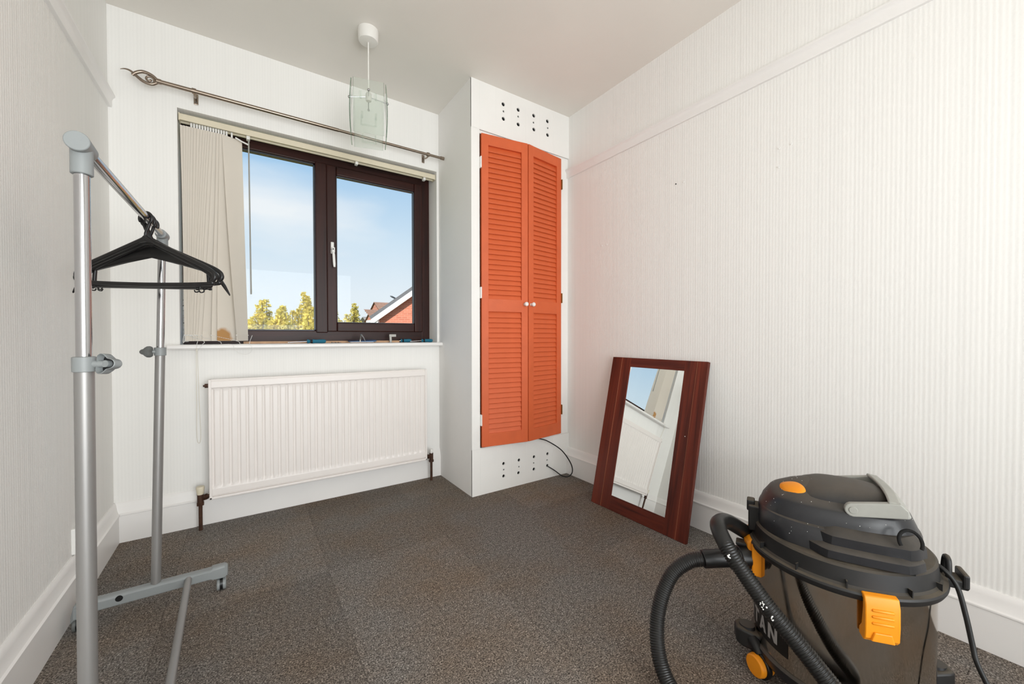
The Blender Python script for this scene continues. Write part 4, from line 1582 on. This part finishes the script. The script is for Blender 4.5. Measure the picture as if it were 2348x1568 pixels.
screwdriver((.383, D + .020, SZ), math.radians(4), .098, .095, 'blue handled screwdriver with a long shaft lying by the mullion')
screwdriver((.905, D + .060, SZ), math.radians(-14), .068, .050, 'small blue screwdriver pointing at the metal stay on the sill')
screwdriver((1.036, D + .020, SZ), math.radians(-6), .075, .075, 'blue screwdriver in the sill corner by the plastered boxing')
lp_ = thing('lock_plate', (.585, D + .020, SZ), 'chrome window lock plate with folded lever lying on the sill', 'lock plate', rz=math.radians(-4))
pts_ = [(-.082, -.012), (-.070, -.020), (.062, -.020), (.082, -.008), (.082, .010), (.066, .020), (-.070, .020), (-.082, .010)]
pz = Matrix.Translation((0, 0, .0125)) @ Matrix.Rotation(math.radians(22), 4, 'X')
MB().loft([[pz @ Vector((x, y, z)) for x, y in pts_] for z in (-.001, .001)]).build('plate', 'chrome', lp_, bevel=.0006)
lg = MB()
for x, y in ((-.070, -.016), (.022, -.017), (.070, -.015), (-.06, .012), (.06, .012)):
    t_ = pz @ Vector((x, y, 0))
    lg.cyl((t_.x, t_.y, 0), t_, .0016, n=6)
lg.build('pin', 'dull_steel', lp_)
MB().tube([pz @ Vector((-.012, .004, .0)), pz @ Vector((-.008, .004, .040))], [.006, .005], 8).build('post', 'dull_steel', lp_, smooth=40)
MB().tube([pz @ Vector((-.008, .004, .040)), pz @ Vector((.006, -.004, .022)), pz @ Vector((.014, -.012, .003))], [.004, .003, .0025], 6).build('lever', 'chrome', lp_, smooth=40)
ws = thing('metal_stay', (.765, D + .055, SZ), 'small upright grey metal bracket standing on the sill', 'bracket')
MB().loft([[Vector((x + o_, y, z)) for x, y in ((-.007, -.004), (.007, -.004), (.007, .004), (-.007, .004))] for z, o_ in ((0, .002), (.040, 0), (.052, -.001))]).build('post', 'dull_steel', ws, bevel=.001)
MB().box(-.008, .036, -.0042, .0042, .036, .053).build('arm', 'dull_steel', ws, bevel=.001)
MB().cyl((.028, -.006, .0445), (.028, -.004, .0445), .004, n=10).build('screw_head', 'chrome', ws)
for k, (x, y) in enumerate(((.418, D + .035), (.436, D + .030), (.455, D + .038))):
    o = MB().cyl((x, y, SZ + .0022), (x + .014, y + .004, SZ + .0022), .0022, .0012, 8).cyl((x - .002, y - .0006, SZ + .0038), (x, y, SZ + .0038), .0038, .0038, 8).build('screw', 'dull_steel')
    tag(o, 'loose small screw lying on the sill between screwdriver and lock plate', 'screw', 'loose screws on the sill')

# ------------------------------------------------------------------ small wall things
sp2 = thing('wall_plate', (XL, 1.99, .225), 'blank white plastic plate just above the skirting of the left wall', 'wall plate', world=True)
MB().box(XL - .001, XL + .012, 1.945, 2.035, .182, .270).build('plate', 'white_plastic', sp2, bevel=.003)
for y in (1.962, 2.018):
    MB().cyl((XL + .0115, y, .226), (XL + .0128, y, .226), .003, n=10).build('screw', 'dull_steel', sp2)
for (y, z, nm, lab) in ((1.204, 1.698, 'nail', 'dark nail head beside a white plug below the picture rail'),
                        (1.163, 1.696, 'wall_plug', 'painted-over plug beside the dark nail head'),
                        (.738, 1.695, 'wall_plug', 'painted-over plug in the upper pair on bare wall above the vacuum cleaner'),
                        (.694, 1.695, 'wall_plug', 'painted-over plug in the upper pair on bare wall above the vacuum cleaner'),
                        (.739, 1.619, 'wall_plug', 'painted-over plug alone beneath the upper pair'),
                        (1.707, 1.483, 'wall_plug', 'painted-over plug in the pair near the orange doors'),
                        (1.668, 1.481, 'wall_plug', 'painted-over plug in the pair near the orange doors')):
    o = MB().cyl((XR + .002, y, z), (XR - .003, y, z), .0045 if nm != 'nail' else .003, .0035 if nm != 'nail' else .0028, 12).build(nm, 'black_void' if nm == 'nail' else 'board_white', None, smooth=40)
    tag(o, lab, 'nail' if nm == 'nail' else 'wall plug', 'plugs and nails in the right wall')
cbl = MB().tube(spline([(1.520, YC + .02, .285), (1.545, YC - .020, .276), (1.60, YC - .040, .255), (1.69, YC - .07, .190), (1.755, YC - .085, .10), (1.772, YC - .085, .04), (1.755, YC - .07, .008), (1.715, YC - .05, .012), (1.67, YC - .02, .050), (1.633, YC + .004, .077), (1.625, YC + .03, .085)], 10), .0036, 8).build('black_cable', 'cable_black', smooth=60)
tag(cbl, 'black cable looping from the cupboard doors to a vent hole', 'cable')

# ------------------------------------------------------------------ outside
GZ = -2.7
gnd = MB().box(-40, 60, D + TH + .3, 120, GZ - .2, GZ).build('ground', 'grass')
S(gnd, 'grass behind the house', 'ground')


def tree(loc, h, rad, leaf, label, seed, n=21000, tips=9):
    R_ = random.Random(seed)
    t = thing('garden_tree', loc, label, 'tree', 'golden trees beyond the window')
    MB().tube([(0, 0, 0), (.05, .02, h * .4), (.02, 0, h * .85)], [.13, .08, .02], 10).build('trunk', 'bark', t, smooth=60)
    m = MB()
    # leaders: upright shoots that end at uneven heights
    shoots = []
    for k in range(tips * 5):
        a = R_.uniform(0, 2 * PI)
        rr = rad * math.sqrt(R_.random()) * .9
        top = h * (1 - .24 * (rr / rad) ** 1.3) - R_.uniform(0, .30)
        if k < 2:
            rr *= .3
            top = h - R_.uniform(0, .15)
        shoots.append((Vector((rr * math.cos(a), rr * math.sin(a), 0)), top))
    br_ = MB()
    for c, top in shoots:
        br_.tube([(c.x * .6, c.y * .6, h * .35), (c.x, c.y, top * .8), (c.x, c.y, top)], [.03, .015, .005], 5)
    br_.build('branch', 'bark', t)
    for i in range(n):
        c, top = shoots[R_.randrange(len(shoots))]
        f = R_.random() ** 1.5
        z = top - f * 2.4
        sp = .05 + .30 * min(1, f * 2.0)
        a = R_.uniform(0, 2 * PI)
        q = sp * math.sqrt(R_.random())
        p = Vector((c.x + q * math.cos(a), c.y + q * math.sin(a), z))
        s_ = R_.uniform(.020, .046)
        u = Vector((R_.gauss(0, 1), R_.gauss(0, 1), R_.gauss(0, .7) + .5)).normalized()
        w_ = u.cross(Vector((R_.gauss(0, 1), R_.gauss(0, 1), R_.gauss(0, 1)))).normalized()
        m.add([p - u * s_, p + w_ * s_ * .45, p + u * s_, p - w_ * s_ * .45], [(0, 1, 2, 3)])
    fo = m.build('foliage', leaf, t)
    fo['kind'] = 'stuff'
    return t


for (x, y, top, rad, leaf, lab, sd__) in (
        (-.95, 12.4, 1.80, .75, 'leaf_olive', 'yellow green tree mostly hidden by the drawn blind', 1),
        (.24, 10.6, 1.78, .62, 'leaf_gold', 'golden bushy tree seen just beside the drawn blind', 2),
        (.92, 14.4, 1.93, .60, 'leaf_olive', 'dull olive tree standing further back between two golden trees', 3),
        (1.30, 11.9, 2.14, .60, 'leaf_gold', 'tallest golden tree seen through the fixed pane', 4),
        (2.50, 15.6, 2.32, .62, 'leaf_gold', 'golden tree behind the window mullion', 5),
        (2.34, 11.0, 1.83, .42, 'leaf_olive', 'pale olive tree seen through the casement beside the roofs', 6),
        (.53, 8.4, 1.52, .40, 'leaf_gold', 'low golden bush between the blind and the tallest tree', 8),
        (.86, 6.8, 1.40, .34, 'leaf_gold', 'low golden bush at the foot of the tallest tree', 9),
        (1.46, 8.8, 1.53, .40, 'leaf_olive', 'low olive bush behind the mullion of the window', 10),
        (3.10, 13.4, 1.42, .36, 'leaf_gold', 'low golden bush in front of the grey roofed house', 7)):
    tree((x, y, GZ), top - GZ, rad, leaf, lab, sd__)


def roof_rows(mb, x0, x1, ya, za, yb, zb, rows):
    """overlapping courses of roof tiles from eave (ya, za) to ridge (yb, zb)"""
    for i in range(rows):
        f0, f1 = i / rows, (i + 1.15) / rows
        mb.add([(x0, ya + (yb - ya) * f0, za + (zb - za) * f0 + .05), (x1, ya + (yb - ya) * f0, za + (zb - za) * f0 + .05),
                (x1, ya + (yb - ya) * f1, za + (zb - za) * f1 + .01), (x0, ya + (yb - ya) * f1, za + (zb - za) * f1 + .01),
                (x0, ya + (yb - ya) * f0, za + (zb - za) * f0 - .03), (x1, ya + (yb - ya) * f0, za + (zb - za) * f0 - .03)], [(0, 1, 2, 3), (0, 4, 5, 1)])


# brick gable end, turned so that its ridge runs away from the window
HA = thing('brick_house', (4.40, 16.0, GZ), 'red brick house gable with white bargeboards', 'house', rz=math.radians(-31))
gw, gd, ez, az = 7.6, 8.0, 1.74 - GZ, 4.44 - GZ
apx = gw / 2
MB().loft([[Vector((0, y, 0)), Vector((gw, y, 0)), Vector((gw, y, ez)), Vector((apx, y, az)), Vector((0, y, ez))] for y in (0, gd)]).build('gable_wall', 'brick', HA)
for sg in (-1, 1):
    exx = -.22 if sg < 0 else gw + .22
    sl = (az - ez) / apx
    ze_ = ez - .22 * sl
    nrm_ = Vector((sg * sl, 0, 1)).normalized()
    a_, b_ = Vector((exx, 0, ze_)), Vector((apx, 0, az))
    rf = [a_ + nrm_ * .02, b_ + nrm_ * .02, b_ + nrm_ * .16, a_ + nrm_ * .16]
    MB().loft([[p + Vector((0, y, 0)) for p in rf] for y in (-.22, gd + .2)]).build('roof', 'roof_edge', HA)
    bbp = [a_ - nrm_ * .15, b_ - nrm_ * .15, b_ + nrm_ * .03, a_ + nrm_ * .03]
    MB().loft([[p + Vector((0, y, 0)) for p in bbp] for y in (-.24, -.17)]).build('bargeboard', 'bargeboard', HA)
MB().box(-.26, .02, -.20, gd, ez - .28, ez - .16).build('gutter', 'bargeboard', HA)
MB().box(-.14, -.04, .4, .5, 0, ez - .28).build('downpipe', 'upvc_dark', HA)
# brown tiled house behind it
HB = thing('tiled_house', (8.5, 29, GZ), 'house with brown tiled roofs showing behind the brick gable', 'house', world=True)
MB().box(7.75, 12, 26.4, 32, GZ, 2.0).build('wall', 'brick', HB)
r1 = MB()
roof_rows(r1, 7.62, 12.2, 26.0, 1.95, 29.0, 3.38, 9)
r1.build('roof', 'roof_brown', HB)
MB().add([(7.62, 29, 3.40), (12.2, 29, 3.40), (12.2, 32, 1.95), (7.62, 32, 1.95)], [(0, 1, 2, 3)]).build('rear_roof', 'roof_brown', HB)
MB().add([(7.72, 26.1, 1.95), (7.72, 29, 3.34), (7.72, 31.9, 1.95)], [(0, 1, 2)]).build('gable_end', 'brick', HB)
r2x = MB()
roof_rows(r2x, 6.35, 9.5, 24.6, 1.95, 26.6, 2.68, 6)
r2x.build('porch_roof', 'roof_brown', HB)
MB().box(6.5, 9.4, 24.9, 26.6, GZ, 1.98).build('extension_wall', 'render_white', HB)
for x in (6.75, 7.5):
    w_ = MB().box(x, x + .5, 24.86, 24.9, .6, 1.5).build('window', 'upvc_dark', HB)
# grey roofed house with a white gable
HC = thing('grey_roofed_house', (8.3, 38, GZ), 'low grey roofed house with a white gable beyond the trees', 'house', world=True)
MB().box(9.4, 14, 36, 42, GZ, 1.6).build('wall', 'render_white', HC)
r3 = MB()
roof_rows(r3, 9.2, 14.2, 35.6, 1.6, 39, 2.75, 6)
r3.build('roof', 'roof_grey', HC)
MB().add([(9.2, 39, 2.8), (14.2, 39, 2.8), (14.2, 42.4, 1.6), (9.2, 42.4, 1.6)], [(0, 1, 2, 3)]).build('rear_roof', 'roof_grey', HC)
MB().loft([[Vector((8.1, y, .9)), Vector((10.2, y, .9)), Vector((9.15, y, 2.40))] for y in (34.8, 36.2)]).build('white_gable', 'render_white', HC)
# street lamp behind the brick house
SL = thing('street_lamp', (11.4, 33.6, GZ), 'street lamp head showing over the brick gable roof', 'street lamp', world=True)
MB().tube(spline([(11.55, 33.6, GZ), (11.5, 33.6, 2.2), (11.35, 33.6, 3.7), (10.9, 33.6, 4.05)], 8), [.09 - .05 * i / 24 for i in range(25)], 10).build('pole', 'lamp_metal', SL, smooth=60)
MB().loft([[Vector((10.95 - .12 * i + q * 0, 33.6 + a, 4.03 + .055 * i + b)) for a, b in ((-.12 * s_, -.03), (.12 * s_, -.03), (.10 * s_, .07 * s_), (-.10 * s_, .07 * s_))] for i, s_, q in ((0, .5, 0), (1.5, 1, 0), (5, 1.1, 0), (6.2, .5, 0))]).build('lamp_head', 'lamp_metal', SL, smooth=40)

for o in bpy.data.objects:
    if '_w' in o:
        del o['_w']
